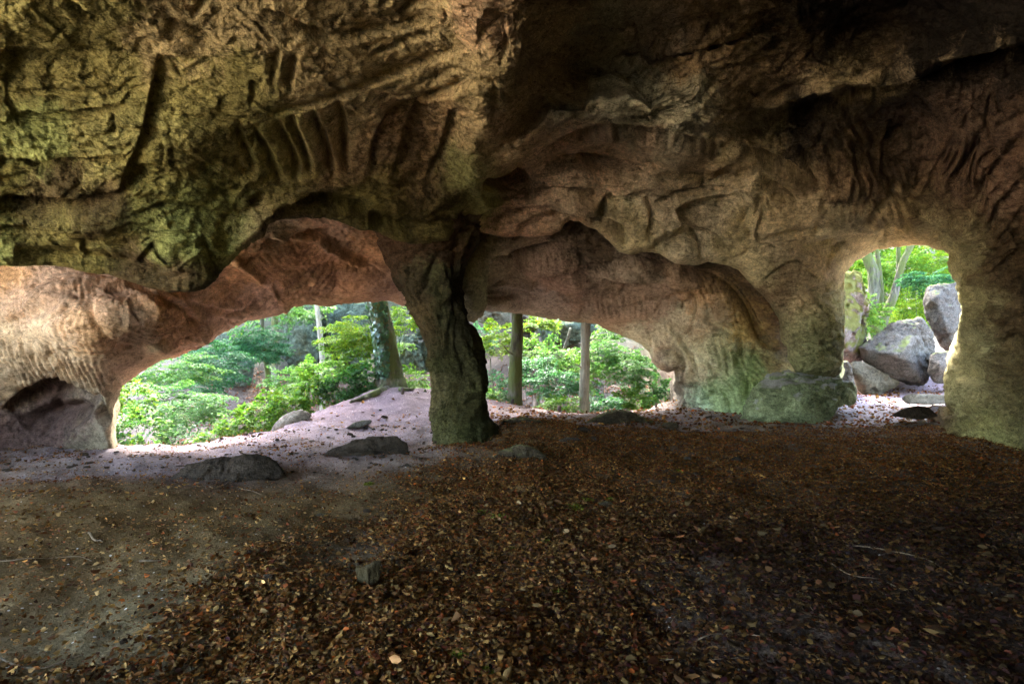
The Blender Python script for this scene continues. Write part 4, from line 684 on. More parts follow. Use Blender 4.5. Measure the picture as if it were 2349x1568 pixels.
boulder('stone', 'small dark stone lying uppermost on the pink path', 'stone', [B_(1180,1185),B_(1205,1165),B_(1250,1175),B_(1255,1195),B_(1210,1200)], 9.9, .2, M_bdark, namp=.01, seed=18, sub=4)
def stone(px, py, rw, rh, label, mat=M_bdark, k=0):
    b = on_ground(px, py); Y = b[1]; ang = [0, 50, 95, 140, 180, 230, 300]; rr = random.Random(k)
    o = [(px + rw * math.cos(math.radians(a)) * rr.uniform(.85, 1.1), py - rh * .55 - rh * math.sin(math.radians(a)) * rr.uniform(.8, 1.1)) for a in ang]
    o2 = boulder('stone', label, 'stone', o, Y, rw / F * Y * 1.3, mat, namp=.015, seed=20 + k, sub=4, p=26); o2['group'] = 'stones scattered on the leaf floor'
for k, (x, y, a, b_, lab) in enumerate([(1577,1060,13,11,'upright dark stone on the leaf floor, left of the rounded stone'),(1690,1060,15,9,'rounded stone right of the upright dark stone'),(1660,1056,12,5,'flat flake between the upright stone and the rounded stone'),(1530,1108,26,8,'flat wide stone half buried in leaves below the upright stone'),(1538,984,22,12,'grey angular stone below the middle opening wall'),(1308,1014,30,8,'flat brown stone right of the mound-shaped rock'),(1338,992,16,9,'small stone touching the mossy mound on its left'),(1360,1012,8,8,'little dark cube-like stone below the mossy mound'),(1390,1166,22,12,'squarish stone among green moss on the leaf floor'),(1200,1195,18,7,'tilted flat stone next to the moss patch'),(1500,1066,12,4,'thin stone flake left of the upright dark stone'),(1012,1018,20,8,'stone at the left foot of the pillar'),(1060,1012,14,8,'stone in front of the pillar foot'),(1630,960,18,5,'flat stone at the foot of the green wall'),(1750,1040,20,5,'thin flat stone near the path to the right opening'),(570,1268,12,6,'small stone on the bare soil, nearest the big boulder'),(515,1190,18,6,'dark stone on the soil below the big boulder'),(736,1187,16,7,'pale greenish stone in the soil left of the broken post')]):
    stone(x, y, a, b_, lab, M_bmoss if k in (8, 17, 4) else M_bdark, k)
# pebbles on the bright soil
pv, pf, off = [], [], 0; d0, f0 = ico(2); rr = np.random.default_rng(3)
for k in range(420):
    if k < 300: x = rr.uniform(-6.6, -1.0); y = rr.uniform(6.6, 9.6)
    else: x = rr.uniform(-5, 6.5); y = rr.uniform(2.6, 11)
    s = rr.uniform(.008, .03) * (1.4 if rr.random() < .1 else 1); z = gz(x, y)
    v = d0 * (1 + .25 * perlin(d0 * 1.5 + k)[:, None]) * s * np.array([rr.uniform(.8, 1.6), rr.uniform(.8, 1.4), rr.uniform(.4, .8)]); pv.append(v + [x, y, z + s * .15]); pf.append(f0 + off); off += len(v)
tag(mesh_obj('gravel', np.vstack(pv), np.vstack(pf), M_bdark), 'small dark pebbles scattered over the bright soil', 'gravel', kind='stuff')

# ---------------------------------------------------------------- cliffs beyond the ravine
def cliff(label, outline, Y, thick, seed, mat=M_cliff, front=(), namp=.14):
    o = boulder('rock_cliff', label, 'cliff', outline, Y, thick, mat, front=front, namp=namp, seed=seed, sub=6, p=40, strata=.02); o['group'] = 'cliffs beyond the ravine'; return o
cliff('broad grey-green cliff behind the slender pale trunk', [B_(210,600),B_(230,300),B_(260,60),B_(560,40),B_(600,40),B_(600,520),B_(560,680),B_(420,720),B_(300,690)], 27, 4, 31, front=[(*B_(420,350),1.2)])
cliff('dark cliff between the slender pale trunk and the ivy clad tree', [B_(600,700),B_(610,60),B_(900,40),B_(1060,60),B_(1060,700),B_(760,720)], 29, 4, 32, front=[(*B_(700,500),1)])
cliff('low grey cliff with a round boulder below the layered tree', [A_(1020,640),A_(1040,400),A_(1180,350),A_(1400,500),A_(1440,640),A_(1400,860),A_(1180,890),A_(1080,760)], 25, 3, 33, front=[(*A_(1250,600),.8)])
cliff('round boulder at the foot of the low grey cliff', [A_(1195,820),A_(1230,760),A_(1300,750),A_(1320,800),A_(1290,870),A_(1210,860)], 23.4, .8, 34, namp=.1)
cliff('pale block cliff just left of the pillar', [B_(1330,700),B_(1340,440),B_(1400,380),B_(1530,360),B_(1560,480),B_(1630,740),B_(1480,760)], 20, 2.5, 35, front=[(*B_(1450,550),.5)], namp=.15)
cliff('small pale block above the crack beside the pillar', [B_(1540,400),B_(1530,330),B_(1600,300),B_(1680,330),B_(1680,430),B_(1580,430)], 20.5, 1.5, 36, namp=.1)
cliff('pale wedge of rock touching the pillar outline', [B_(1555,480),B_(1640,420),B_(1720,440),B_(1720,740),B_(1640,740),B_(1590,600)], 20.2, 1.8, 37, namp=.12)
cliff('dark top block above the pale block cliff', [B_(1440,250),B_(1560,240),B_(1640,300),B_(1530,330),B_(1500,350)], 21, 1.5, 38, namp=.1)
cliff('green and white overhanging cliff behind the two trunks of the middle opening', [C_(790,200),C_(1000,150),C_(1260,150),C_(1420,180),C_(1440,300),C_(1260,440),C_(900,450),C_(810,400)], 25, 3, 39, mat=M_cliff, front=[(*C_(1100,220),1.2)])
cliff('brown undercut rock below the green and white cliff', [C_(850,440),C_(1260,430),C_(1300,560),C_(1100,640),C_(870,540)], 26, 3, 40, mat=M_btan)
cliff('reddish dark rock left of the leaning dead trunk', [C_(600,120),C_(760,200),C_(780,440),C_(640,520),C_(560,400)], 26, 3, 41, mat=M_bdark)
cliff('brown rock at the upper left of the middle opening', [C_(60,60),C_(470,60),C_(470,260),C_(240,240),C_(60,160)], 27, 3, 42, mat=M_btan)

# ---------------------------------------------------------------- wood: trunks, posts, twigs
def bark_material(name, c1, c2, moss, mf=.5):
    m, N, L = nodes_of(name); out = N.new('ShaderNodeOutputMaterial'); b = N.new('ShaderNodeBsdfPrincipled'); L.new(b.outputs[0], out.inputs[0]); b.inputs['Roughness'].default_value = .9; b.inputs['Specular IOR Level'].default_value = .2
    g = N.new('ShaderNodeNewGeometry'); mp = N.new('ShaderNodeMapping'); mp.inputs['Scale'].default_value = (1, 1, .22); L.new(g.outputs['Position'], mp.inputs['Vector'])
    def noise(sc, det, vec, r=.65):
        n = N.new('ShaderNodeTexNoise'); n.inputs['Scale'].default_value = sc; n.inputs['Detail'].default_value = det; n.inputs['Roughness'].default_value = r; L.new(vec, n.inputs['Vector']); return n.outputs['Fac']
    def mix(f, a, bb):
        x = N.new('ShaderNodeMix'); x.data_type = 'RGBA'; L.new(f, x.inputs[0])
        for s, v in ((6, a), (7, bb)):
            if isinstance(v, tuple): x.inputs[s].default_value = (*v, 1)
            else: L.new(v, x.inputs[s])
        return x.outputs[2]
    def mr(f, a, bb):
        r = N.new('ShaderNodeMapRange'); r.inputs[1].default_value = a; r.inputs[2].default_value = bb; L.new(f, r.inputs[0]); return r.outputs[0]
    n1 = noise(10, 9, mp.outputs[0], .72); c = mix(mr(n1, .40, .60), tuple(v * .45 for v in c1), c2); c = mix(mr(noise(2.0, 6, g.outputs['Position']), mf, mf + .12), c, moss); L.new(c, b.inputs['Base Color'])
    bm = N.new('ShaderNodeBump'); bm.inputs['Strength'].default_value = 1.0; bm.inputs['Distance'].default_value = .10; L.new(n1, bm.inputs['Height']); L.new(bm.outputs[0], b.inputs['Normal']); return m
M_bark = bark_material('bark_mossy', (.085,.075,.045), (.14,.125,.085), (.085,.10,.028), .42)
M_barkp = bark_material('bark_pale', (.14,.13,.10), (.22,.20,.155), (.10,.11,.04), .48)
M_beech = bark_material('bark_beech', (.42,.39,.31), (.36,.34,.27), (.16,.17,.06), .58)
M_twig = bark_material('twig_wood', (.20,.14,.08), (.30,.22,.13), (.15,.12,.05), .6)
M_post = bark_material('post_wood', (.07,.055,.045), (.13,.10,.08), (.10,.10,.05), .65)
def tube(pts, radii, n=12, rough=.0, seed=0, flare=0):
    pts = np.array(pts, float); radii = np.array(radii, float); t = np.linspace(0, 1, len(pts)); m = max(len(pts) * 6, 8) if len(pts) > 2 else max(len(pts), 2)
    if rough: m = max(m, int(np.linalg.norm(np.diff(pts, axis=0), axis=1).sum() / .12))
    tt = np.linspace(0, 1, m); p = np.c_[[np.interp(tt, t, pts[:, k]) for k in range(3)]].T; r = np.interp(tt, t, radii)
    if len(pts) > 2 and m > 8:
        for _ in range(3): p[1:-1] = (p[:-2] + p[1:-1] * 2 + p[2:]) / 4
    d = np.gradient(p, axis=0); d /= np.linalg.norm(d, axis=1)[:, None] + 1e-9
    ref = np.array([0, 0, 1.]) if abs(d[:, 2]).mean() < .8 else np.array([0, 1., 0]); u = np.cross(d, ref); u /= np.linalg.norm(u, axis=1)[:, None] + 1e-9; v = np.cross(d, u)
    th = np.linspace(0, 2 * np.pi, n, endpoint=False); V = p[:, None] + r[:, None, None] * (np.cos(th)[None, :, None] * u[:, None] + np.sin(th)[None, :, None] * v[:, None])
    if rough:
        q = V.reshape(-1, 3) + seed; nn = (V - p[:, None]); dd = 1 + rough * fbm(q * np.array([5, 5, 1.2]), 3)
        if flare: dd = dd + (np.exp(-(np.repeat(np.arange(m), n) / m) * flare) * (.5 + .5 * np.cos(np.tile(th, m) * 5 + seed)) * .9)
        V = p[:, None] + nn * dd.reshape(m, n)[:, :, None]
    V = V.reshape(-1, 3); i = np.arange(m - 1)[:, None] * n + np.arange(n)[None]; j = np.arange(m - 1)[:, None] * n + (np.arange(n)[None] + 1) % n
    Q = np.stack([i.ravel(), j.ravel(), j.ravel() + n, i.ravel() + n], 1)
    V = np.vstack([V, p[:1], p[-1:]]); a, b = len(V) - 2, len(V) - 1; k = np.arange(n); k2 = (k + 1) % n
    T = np.vstack([np.stack([np.full(n, a), k2, k], 1), np.stack([np.full(n, b), (m - 1) * n + k, (m - 1) * n + k2], 1)])
    return V, Q, T
def join(parts):
    V, Q, T, o = [], [], [], 0
    for v, q, t in parts: V.append(v); Q.append(q + o); T.append(t + o); o += len(v)
    return np.vstack(V), [np.vstack(Q), np.vstack(T)]

# leaves
def leaf_quads(c, d, n, s, asp=.55, fold=.18):
    """c centres, d leaf directions, n normals, s lengths -> V,quads"""
    d = d / (np.linalg.norm(d, axis=1)[:, None] + 1e-9); w = np.cross(n, d); w /= np.linalg.norm(w, axis=1)[:, None] + 1e-9; n2 = np.cross(d, w); s = s[:, None]
    a = c - d * s * .5; b = c - d * s * .05 + w * s * asp * .5 + n2 * s * fold * .5; t = c + d * s * .5 - n2 * s * .1; e = c - d * s * .05 - w * s * asp * .5 + n2 * s * fold * .5
    V = np.stack([a, b, t, e], 1).reshape(-1, 3); return V, np.arange(len(V)).reshape(-1, 4)
def sprays(rng, origins, dirs, lens, leaf, dens=1.0, droop=.25, width=.46, tilt=.35, updir=(0, 0, 1)):
    C, D, Nn = [], [], []; up = np.array(updir, float)
    for o, d, L_ in zip(origins, dirs, lens):
        n = max(6, int(dens * 4.2 * (L_ / leaf) ** 1.6)); t = rng.random(n) ** .8; s = rng.uniform(-1, 1, n)
        d = d / np.linalg.norm(d); side = np.cross(d, up); side /= np.linalg.norm(side) + 1e-9; nu = np.cross(side, d)
        wd = L_ * width * np.sin(np.pi * np.clip(t, 0, 1) ** .75 * .92 + .15)
        # leaves gather along side twigs
        s = np.sign(s) * np.abs(s) ** .8; ph = np.round(t * 7 + np.abs(s) * .6) / 7; t2 = t * .45 + ph * .55
        p = o + d * (t2 * L_)[:, None] + side * (s * wd)[:, None] - np.array([0, 0, 1.]) * (droop * L_ * (t ** 2 * .7 + .3 * s * s))[:, None] + rng.normal(0, leaf * .25, (n, 3))
        C.append(p); D.append(d * (.6 + .3 * rng.random((n, 1))) + side * (np.sign(s) * .8)[:, None] + rng.normal(0, .3, (n, 3)) - np.array([0, 0, .25])); Nn.append(nu + rng.normal(0, tilt, (n, 3)))
    return np.vstack(C), np.vstack(D), np.vstack(Nn)
def leaf_colors(rng, n, base, var=.25, yel=.0, wht=0):
    c = np.array(base)[None] * (1 + rng.normal(0, var, (n, 1))); c = c * (1 + rng.normal(0, .08, (n, 3)))
    k = rng.random(n) < yel; c[k] = c[k] * np.array([1.6, 1.25, .7]); return np.clip(c, .004, .8)
M_leaf = leaf_material('leaf_green', trans=.45, rough=.6, spec=.14); 
M_ivy = leaf_material('ivy_leaf', trans=.15, rough=.3, spec=.5)
def foliage_mesh(name, C, D, Nn, leaf, rng, base, parent, asp=.6, yel=.1, var=.25, loc=(0, 0, 0), mat=None):
    s = leaf * np.exp(rng.normal(-.1, .3, len(C))); V, Q = leaf_quads(C, D, Nn, s, asp); col = np.repeat(leaf_colors(rng, len(C), base, var, yel), 4, axis=0)
    return mesh_obj(name, V - np.array(loc), Q, mat or M_leaf, parent=parent, smooth=False, col=col)
BR = (.075, .165, .026); YG = (.115, .21, .022); MG = (.035, .095, .028); BG = (.035, .115, .05); DG = (.035, .085, .025); PG = (.07, .165, .045)  # BG is bluer, putting the ravine haze into the leaf colour
def shrub(label, px, py, Y, rpx, rpy, leaf, base, n=60, yel=.15, seed=0, name='shrub', cat='shrub', group='shrubs along the edge of the ravine', flat=.5, lenf=.55, dens=1.0, stems=2, rd=None):
    leaf = leaf * (.8 if Y < 13 else .66); rng = np.random.default_rng(seed + 100); c = P(px, py, Y); rx = rpx / F * Y; rz = rpy / F * Y; ry = (rd or rx)
    g = gz(c[0], Y); loc = np.array([c[0], Y, g]); root = empty(name, loc); tag(root, label, cat, group)
    u = rng.normal(size=(n, 3)); u /= np.linalg.norm(u, axis=1)[:, None];  rad = rng.uniform(.25, .85, (n, 1)) ** .6
    o = c + u * rad * np.array([rx, ry, rz]) * .75; o[:, 2] = np.maximum(o[:, 2], g + .1)
    d = u * np.array([1, 1, flat]) + rng.normal(0, .25, (n, 3)) * np.array([1, 1, .4]); L_ = (.55 + .5 * rng.random(n) + .9 * rng.random(n) ** 5) * lenf * max(rx, rz)
    C, D, Nn = sprays(rng, o, d, L_, leaf, dens=dens * .9); C[:, 2] = np.maximum(C[:, 2], g + .03 + .1 * rng.random(len(C))); foliage_mesh('foliage', C, D, Nn, leaf, rng, base, root, yel=yel, loc=loc)
    parts = []
    for k in range(stems):
        e = o[k % n] + rng.normal(0, .05, 3); b = np.array([c[0] + rng.uniform(-.4, .4) * rx, Y + rng.uniform(-.3, .3) * ry, g - .1]); mid = (b + e) / 2 + rng.normal(0, .08, 3); r = .008 + .003 * rx
        parts.append(tube([b, mid, e], [r, r * .8, r * .4], n=6))
    V, F_ = join(parts); mesh_obj('stem', V - loc, F_, M_bark, parent=root); return root

def tree(label, line, widths_px, Y, mat, crown=None, seed=0, name='tree', flare=0, limbs=(), group=None, tocrown=True, rough=.13, Ys=None):
    """line: px,py points bottom to top"""
    rng = np.random.default_rng(seed + 500); Yl = Ys or [Y] * len(line); pts = [P(x, y, yy) for (x, y), yy in zip(line, Yl)]; r = [w / F * yy / 2 for w, yy in zip(widths_px, Yl)]
    g = gz(pts[0][0], Yl[0]); loc = np.array([pts[0][0], Yl[0], min(g, pts[0][2])]); root = empty(name, loc); tag(root, label, 'tree', group)
    if pts[0][2] > g: pts.insert(0, np.array([pts[0][0], pts[0][1], g - .1])); r.insert(0, r[0] * 1.08)
    top = pts[-1]; dirn = pts[-1] - pts[-2]; dirn = dirn / np.linalg.norm(dirn)
    if tocrown: pts.append(top + dirn * 3.0); r.append(r[-1] * .8); pts.append(top + dirn * 5.5 + np.array([.2, 0, .3])); r.append(r[-1] * .45)
    V, Q, T = tube(pts, r, n=48, rough=rough, seed=seed, flare=flare); pr = [(V, Q, T)]
    for lm in limbs: pr.append(tube([P(x, y, yy) for x, y, yy in lm[0]], [w / F * lm[0][0][2] / 2 for w in lm[1]], n=12, rough=.06, seed=seed + 3))
    V, F_ = join(pr); mesh_obj('trunk', V - loc, F_, mat, parent=root)
    if crown:
        n, leaf, base, rx, zc = crown; c = top + dirn * zc; u = rng.normal(size=(n, 3)); u /= np.linalg.norm(u, axis=1)[:, None]
        o = c + u * rng.uniform(.2, 1, (n, 1)) ** .5 * np.array([rx, rx, rx * .6]); d = u * np.array([1, 1, .3]) + rng.normal(0, .2, (n, 3)); C, D, Nn = sprays(rng, o, d, rng.uniform(.8, 1.5, n), leaf, dens=.3)
        foliage_mesh('crown', C, D, Nn, leaf, rng, base, root, yel=.15, loc=loc)
    return root, loc
CR1 = (130, .11, MG, 2.6, 4.2)
# left opening trees
t1, l1 = tree('big leaning tree with ivy up its trunk, left of the pillar', [B_(1285,860),B_(1275,780),B_(1255,560),B_(1215,330),B_(1170,60),B_(1150,-60)], [66,56,48,43,40,38], 12.9, M_bark, (420,.12,BR,3.4,4.6), 1, flare=16)  # out-of-view crown made dense to shade the path
rngi = np.random.default_rng(5); n = 620; tt = rngi.random(n); lx = np.interp(tt, [0, .4, 1], [B_(1265,780)[0], B_(1225,450)[0], B_(1150,-40)[0]]); ly = np.interp(tt, [0, .4, 1], [B_(0,800)[1], B_(0,450)[1], B_(0,-40)[1]])
aa = rngi.uniform(-.9, 1.0, n) * np.interp(tt, [0, 1], [.5, 1]); off = aa - .35; cc = np.array([P(x, y, 12.9) for x, y in zip(lx, ly)]); rr_ = .26; cc[:, 0] += np.sin(off * 1.6) * rr_; cc[:, 1] -= np.cos(off * 1.6) * rr_ + .03
nn = np.c_[np.sin(off * 1.6), -np.cos(off * 1.6), np.full(n, .3)] + rngi.normal(0, .25, (n, 3)); foliage_mesh('ivy', cc, np.c_[rngi.normal(0, .5, (n, 2)), -np.ones(n)], nn, .085, rngi, (.03,.085,.035), t1, asp=.9, yel=.02, loc=l1, mat=M_ivy)
# roots of the ivy tree
rp = []
for e in [[B_(1200,900),B_(1100,970),B_(1040,1010)],[B_(1350,880),B_(1450,890),B_(1620,940)],[B_(1300,890),B_(1380,930),B_(1500,925)],[B_(1150,960),B_(1000,1020),B_(890,1045)]]:
    q = [on_ground(*x) for x in e]; q = [np.array([l1[0], l1[1] - .15, l1[2] + .15])] + [x + [0, 0, .02] for x in q] + [q[-1] - [0, 0, .06]]; rp.append(tube(q, [.14, .09, .06, .035, .02], n=10, rough=.15))
V, F_ = join(rp); mesh_obj('root', V - l1, F_, M_bark, parent=t1)
tree('slender pale smooth trunk in front of the broad grey cliff', [B_(610,780),B_(612,600),B_(590,380),B_(560,100),B_(555,0)], [13,12.5,12,11,10], 18, M_beech, CR1, 2, group='trees in the ravine')
tree('thin straight trunk inside the layered tree', [A_(1570,790),A_(1540,560),A_(1520,380),A_(1515,250)], [11,9,8,7], 22, M_bark, (110,.11,PG,2.2,2.0), 3, group='trees in the ravine')
tree('stout short trunk partly hidden behind the layered tree', [B_(150,620),B_(150,400),B_(145,250)], [15,15,14], 24, M_barkp, CR1, 4, group='trees in the ravine')
tree('straight thick trunk with moss, left one of the two trunks in the middle opening', [C_(524,1095),C_(520,900),C_(532,620),C_(548,300),C_(543,110),C_(540,0)], [36,31,29,27.5,27,26], 13.2, M_bark, (420,.12,BR,3.4,4.6), 5, flare=22, limbs=[([(*C_(500,560),13.1),(*C_(440,520),13),(*C_(380,440),12.9),(*C_(330,420),12.9)],[4,3,2,1]),([(*C_(575,300),13.2),(*C_(640,260),13.1),(*C_(760,270),13.0),(*C_(860,230),13)],[4,3,2,1]),([(*C_(580,820),13.1),(*C_(600,800),13),(*C_(615,790),13)],[4,3,2])], group='trees before the middle opening')  # unseen crown thickened for the shade it casts on the path
tree('slimmer pale trunk with a yellow mossy side, right one in the middle opening', [C_(1288,1220),C_(1286,900),C_(1300,600),C_(1300,300),C_(1308,200),C_(1312,80)], [25,22,21.5,20.5,20,19], 13.6, M_beech, (360,.12,BR,3.2,5.0), 6, flare=24, limbs=[([(*C_(1330,420),13.6),(*C_(1380,380),13.5),(*C_(1440,400),13.4),(*C_(1500,370),13.4)],[3.5,2.5,2,1]),([(*C_(1250,700),13.5),(*C_(1215,670),13.4),(*C_(1180,665),13.4)],[3.5,2.5,1])], group='trees before the middle opening')  # crown out of view, also thickened to cast shade
tree('dark thin trunk close to the right side of the middle opening', [C_(2075,1000),C_(2070,800),C_(2068,600)], [11,10,10], 18, M_bark, CR1, 7, group='trees in the ravine')
tree('short dark trunk behind the leaning dead trunk', [C_(775,500),C_(762,300),C_(750,100)], [8,8,7], 21, M_bark, None, 8, group='trees in the ravine', tocrown=False)
def log(label, a, b, w, Y, mat, k=0):
    p, q = P(*a, Y), P(*b, Y - .4); p2 = p + (p - q) * .3; V, F_ = join([tube([p2, p, (p + q) / 2 + [.03, 0, .03], q], [w / F * Y / 2 * 1.1, w / F * Y / 2, w / F * Y / 2 * .9, w / F * Y / 2 * .75], n=12, rough=.08, seed=k)]); tag(mesh_obj('dead_trunk', V, F_, mat, loc=p2), label, 'dead trunk')
log('bare dead trunk leaning right, beside the short dark trunk', C_(645,510), C_(750,325), 7, 20, M_barkp); log('mossy yellow dead trunk leaning against the green and white cliff', C_(1045,560), C_(1135,265), 8, 19, M_barkp, 2)
# beech behind the right opening
tree('beech with several mossy stems forking behind the tilted boulder', [D_(400,860),D_(350,780),D_(330,650),D_(345,450),D_(335,320),D_(280,180),D_(240,60)], [34,27,24,24,23,21,18], 22, M_bark, (170,.13,YG,3.2,3.0), 9, limbs=[([(*D_(390,800),22),(*D_(430,680),22),(*D_(500,540),21.8),(*D_(540,380),21.8),(*D_(580,240),21.6),(*D_(650,100),21.5),(*D_(720,-50),21.5)],[24,21,18,15,14,13,11]),([(*D_(380,700),22.2),(*D_(405,500),22.3),(*D_(385,300),22.4),(*D_(360,100),22.4)],[14,12,10,9]),([(*D_(545,360),21.8),(*D_(540,250),21.9),(*D_(542,50),21.9)],[10,9,8]),([(*D_(340,700),21.9),(*D_(270,660),21.8),(*D_(240,600),21.7)],[10,7,5])], tocrown=True)
tree('grey trunk seen above the tall upright boulder', [D_(830,520),D_(830,400),D_(815,200),D_(800,60)], [16,15,14,14], 27, M_beech, (120,.13,BR,3,3.0), 10)
tree('pale trunk fragment right of the grey trunk over the tall boulder', [D_(890,420),D_(890,300),D_(880,150),D_(870,40)], [17,16,15,14], 30, M_barkp, (120,.13,BR,3,3.0), 11)

# posts, broken post, plank, twigs
def post(label, px, py, w, h, k=0, mat=M_post):
    b = on_ground(px, py); Y = b[1]; r = w / F * Y / 2; z = h / F * Y; V, F_ = join([tube([b - [0, 0, .1], b + [0, 0, z * .5], b + [.01, 0, z]], [r * 1.1, r, r * .95], n=10, rough=.05, seed=k)]); tag(mesh_obj('wooden_post', V, F_, mat, loc=b), label, 'post', 'short wooden posts along the path edge')
post('short dark post at the roots of the ivy clad tree', 923, 903, 8, 14, 1); post('short post at the foot of the left trunk of the middle opening', 1175, 925, 7.5, 10, 2); post('short post on the crest between the two trunks of the middle opening', 1283, 943, 9.5, 13, 3); post('small grey post at the right end of the middle opening', 1505, 934, 6, 10, 4)
boulder('broken_post', 'stub of a split wooden post standing in the leaves, greenish top', 'post', [(815,1301),(838,1292),(875,1285),(871,1308),(862,1345),(846,1360),(832,1350),(820,1335)], 3.5, .09, bark_material('stub_wood', (.09,.06,.02), (.07,.05,.018), (.06,.065,.014), .5), front=[(845,1302,.05),(842,1338,.04)], namp=.012, seed=55, p=30)
b = on_ground(94, 1012); V, F_ = join([tube([b + [-.14, 0, .03], b + [0, .02, .04], b + [.13, 0, .035]], [.012, .016, .008], n=8, rough=.2)]); tag(mesh_obj('wood_splinter', V, F_, M_twig, loc=b), 'pale flat wood splinter below the dark hollow of the left wall', 'wood splinter')
X7 = lambda cx, cy: (1101 + .5313 * cx, 917.6 + .5313 * cy); X6 = lambda cx, cy: (.5 * cx, 963.4 + .5 * cy)
TW = [([X7(1580,640),X7(1740,650),X7(1900,690),X7(2035,750),X7(2040,800)],.006,'longest pale twig with a bent end, on the dark floor at right'),([X7(1515,720),X7(1600,770),X7(1740,790),X7(1840,835)],.005,'curved twig just below the longest pale twig'),([X7(1300,790),X7(1370,830),X7(1420,890),X7(1440,925)],.004,'thin curved twig in the middle of the leaf floor, pointing down right'),
 ([X7(925,1090),X7(940,1050),X7(1030,1020),X7(1200,1030),X7(1330,1060),X7(1460,1130),X7(1490,1150)],.004,'hooked long twig near the bottom edge of the floor'),([X7(640,1160),X7(780,1140),X7(1000,1130),X7(1160,1135)],.003,'straight thin twig lying just above the bottom edge'),([X7(770,930),X7(760,990),X7(700,1045)],.003,'short twig bent left, near the bottom edge, left of its twin'),([X7(855,940),X7(800,1010),X7(790,1050)],.003,'short twig bent right, near the bottom edge, right of its twin'),
 ([X7(2005,440),X7(2020,400),X7(2065,435)],.004,'forked twig on the floor before the right wall'),([X7(2070,180),X7(2130,178),X7(2190,205)],.006,'bowed twig at the foot of the right wall'),([X7(1880,230),X7(1930,270),X7(1945,310)],.005,'crooked twig on bare rock below the right opening'),
 ([X6(1090,925),X6(1160,870),X6(1180,800),X6(1250,735)],.005,'curved twig left of the broken post'),([X6(0,660),X6(180,650),X6(350,635),X6(420,655)],.004,'long thin twig at the left edge of the soil'),([X6(640,662),X6(735,665)],.007,'pale flat straw on the bare soil'),([X6(405,530),X6(430,560),X6(470,575)],.009,'thick crooked twig on the soil at left'),([X6(960,315),X6(1010,320),X6(1060,285)],.005,'forked twig under the big flat-topped boulder'),([X6(1100,320),X6(1150,330),X6(1200,352)],.005,'thin twig right under the big flat-topped boulder'),([X6(180,185),X6(225,178),X6(275,158)],.006,'short twig left of the bright soil patch'),([X6(235,255),X6(270,248)],.008,'tiny green twig on the soil at left'),([X6(1550,320),X6(1562,345),X6(1552,318)],.006,'tiny green sprig below the long rock ledge'),([X6(0,1120),X6(150,1170),X6(380,1100)],.005,'bent twig in the lower left corner')]
for k, (pl, r, lab) in enumerate(TW):
    pl = smooth_poly(pl, 1) if len(pl) > 2 else np.array(pl); q = [on_ground(x, y) + [0, 0, .012 + r + .006 * math.sin(i * 1.7 + k)] for i, (x, y) in enumerate(pl)]
    V, F_ = join([tube(q, np.linspace(r, r * .5, len(q)), n=6)]); tag(mesh_obj('twig', V, F_, M_twig, loc=q[0]), lab, 'twig', 'twigs lying on the cave floor')
MS = [(1149,1189,.11,'moss tuft beside the tilted flat stone'),(1110,1180,.08,'small moss tuft left of the tilted flat stone'),(1319,1170,.13,'bright moss patch left of the squarish stone'),(1345,1150,.09,'moss tuft above the squarish stone'),(1175,1263,.06,'moss tuft alone below the tilted flat stone'),(1282,1359,.06,'moss tuft left of the centre of the leaf floor'),(1117,1553,.05,'moss tuft at the bottom edge of the floor'),(1558,1082,.07,'moss tuft under the upright dark stone'),(1252,1247,.05,'tiny moss tuft among leaves left of the squarish stone'),(900,1393,.075,'round moss cushion below the broken post'),(1052,1511,.06,'round moss cushion near the bottom edge'),(847,1113,.07,'moss tuft right of the big flat-topped boulder'),(597,1550,.03,'sprig of moss at the lower left edge'),(873,1030,.08,'moss tuft on the long low rock ledge'),(452,1448,.02,'lone green sprig in the lower left leaves'),(1400,1148,.06,'moss tuft right of the squarish stone')]
for k, (x, y, r, lab) in enumerate(MS):
    b = on_ground(x, y); rng = np.random.default_rng(900 + k); n = 420; u = rng.normal(size=(n, 3)); u /= np.linalg.norm(u, axis=1)[:, None]; u[:, 2] = np.abs(u[:, 2]); rd = r * (.75 + .35 * perlin(u * 2 + k * 3.1))
    c = b + u * np.c_[rd, rd * .8, rd * .45] * rng.uniform(.6, 1, (n, 1)); V, Q = leaf_quads(c, u + rng.normal(0, .6, (n, 3)), rng.normal(size=(n, 3)), np.full(n, .022), .35)
    tag(mesh_obj('moss_tuft', V, Q, M_leaf, smooth=False, col=np.repeat(leaf_colors(rng, n, (.11,.14,.022), .3, .3), 4, axis=0), loc=b), lab, 'moss', 'moss tufts on the leaf floor')

# ---------------------------------------------------------------- shrubs and saplings
S = shrub
S('shrub with big pale leaves at the left jamb of the left opening, nearest the sill', 320, 985, 10.6, 62, 62, .105, PG, 60, .2, 1)
S('tall pale-leaved shrub against the left jamb', 300, 905, 11.6, 48, 55, .11, BR, 50, .3, 2)
S('layered light green sapling between the jamb shrub and the brown slope', 410, 925, 14.5, 85, 60, .08, PG, 80, .05, 3, flat=.15, lenf=.7)
S('light green sapling high at the left, close under the arch', 395, 845, 16, 75, 42, .09, PG, 70, .1, 4, flat=.15, lenf=.7)
S('bluish sapling under the arch left of the low grey cliff', 490, 820, 19, 65, 50, .1, BG, 80, .02, 5, flat=.15, lenf=.7)
S('bluish spreading sapling below the low grey cliff', 470, 880, 20, 60, 35, .1, BG, 60, .02, 6, flat=.15)
S('fern-like low plant at the sill, dark green', 410, 1000, 11.4, 45, 30, .06, MG, 40, .0, 7)
S('leftmost bright shrub of the row on the path edge', 492, 1003, 10.4, 48, 26, .09, BR, 45, .25, 8)
S('second bright shrub of the row on the path edge', 545, 975, 10.9, 52, 40, .09, BR, 55, .25, 9)
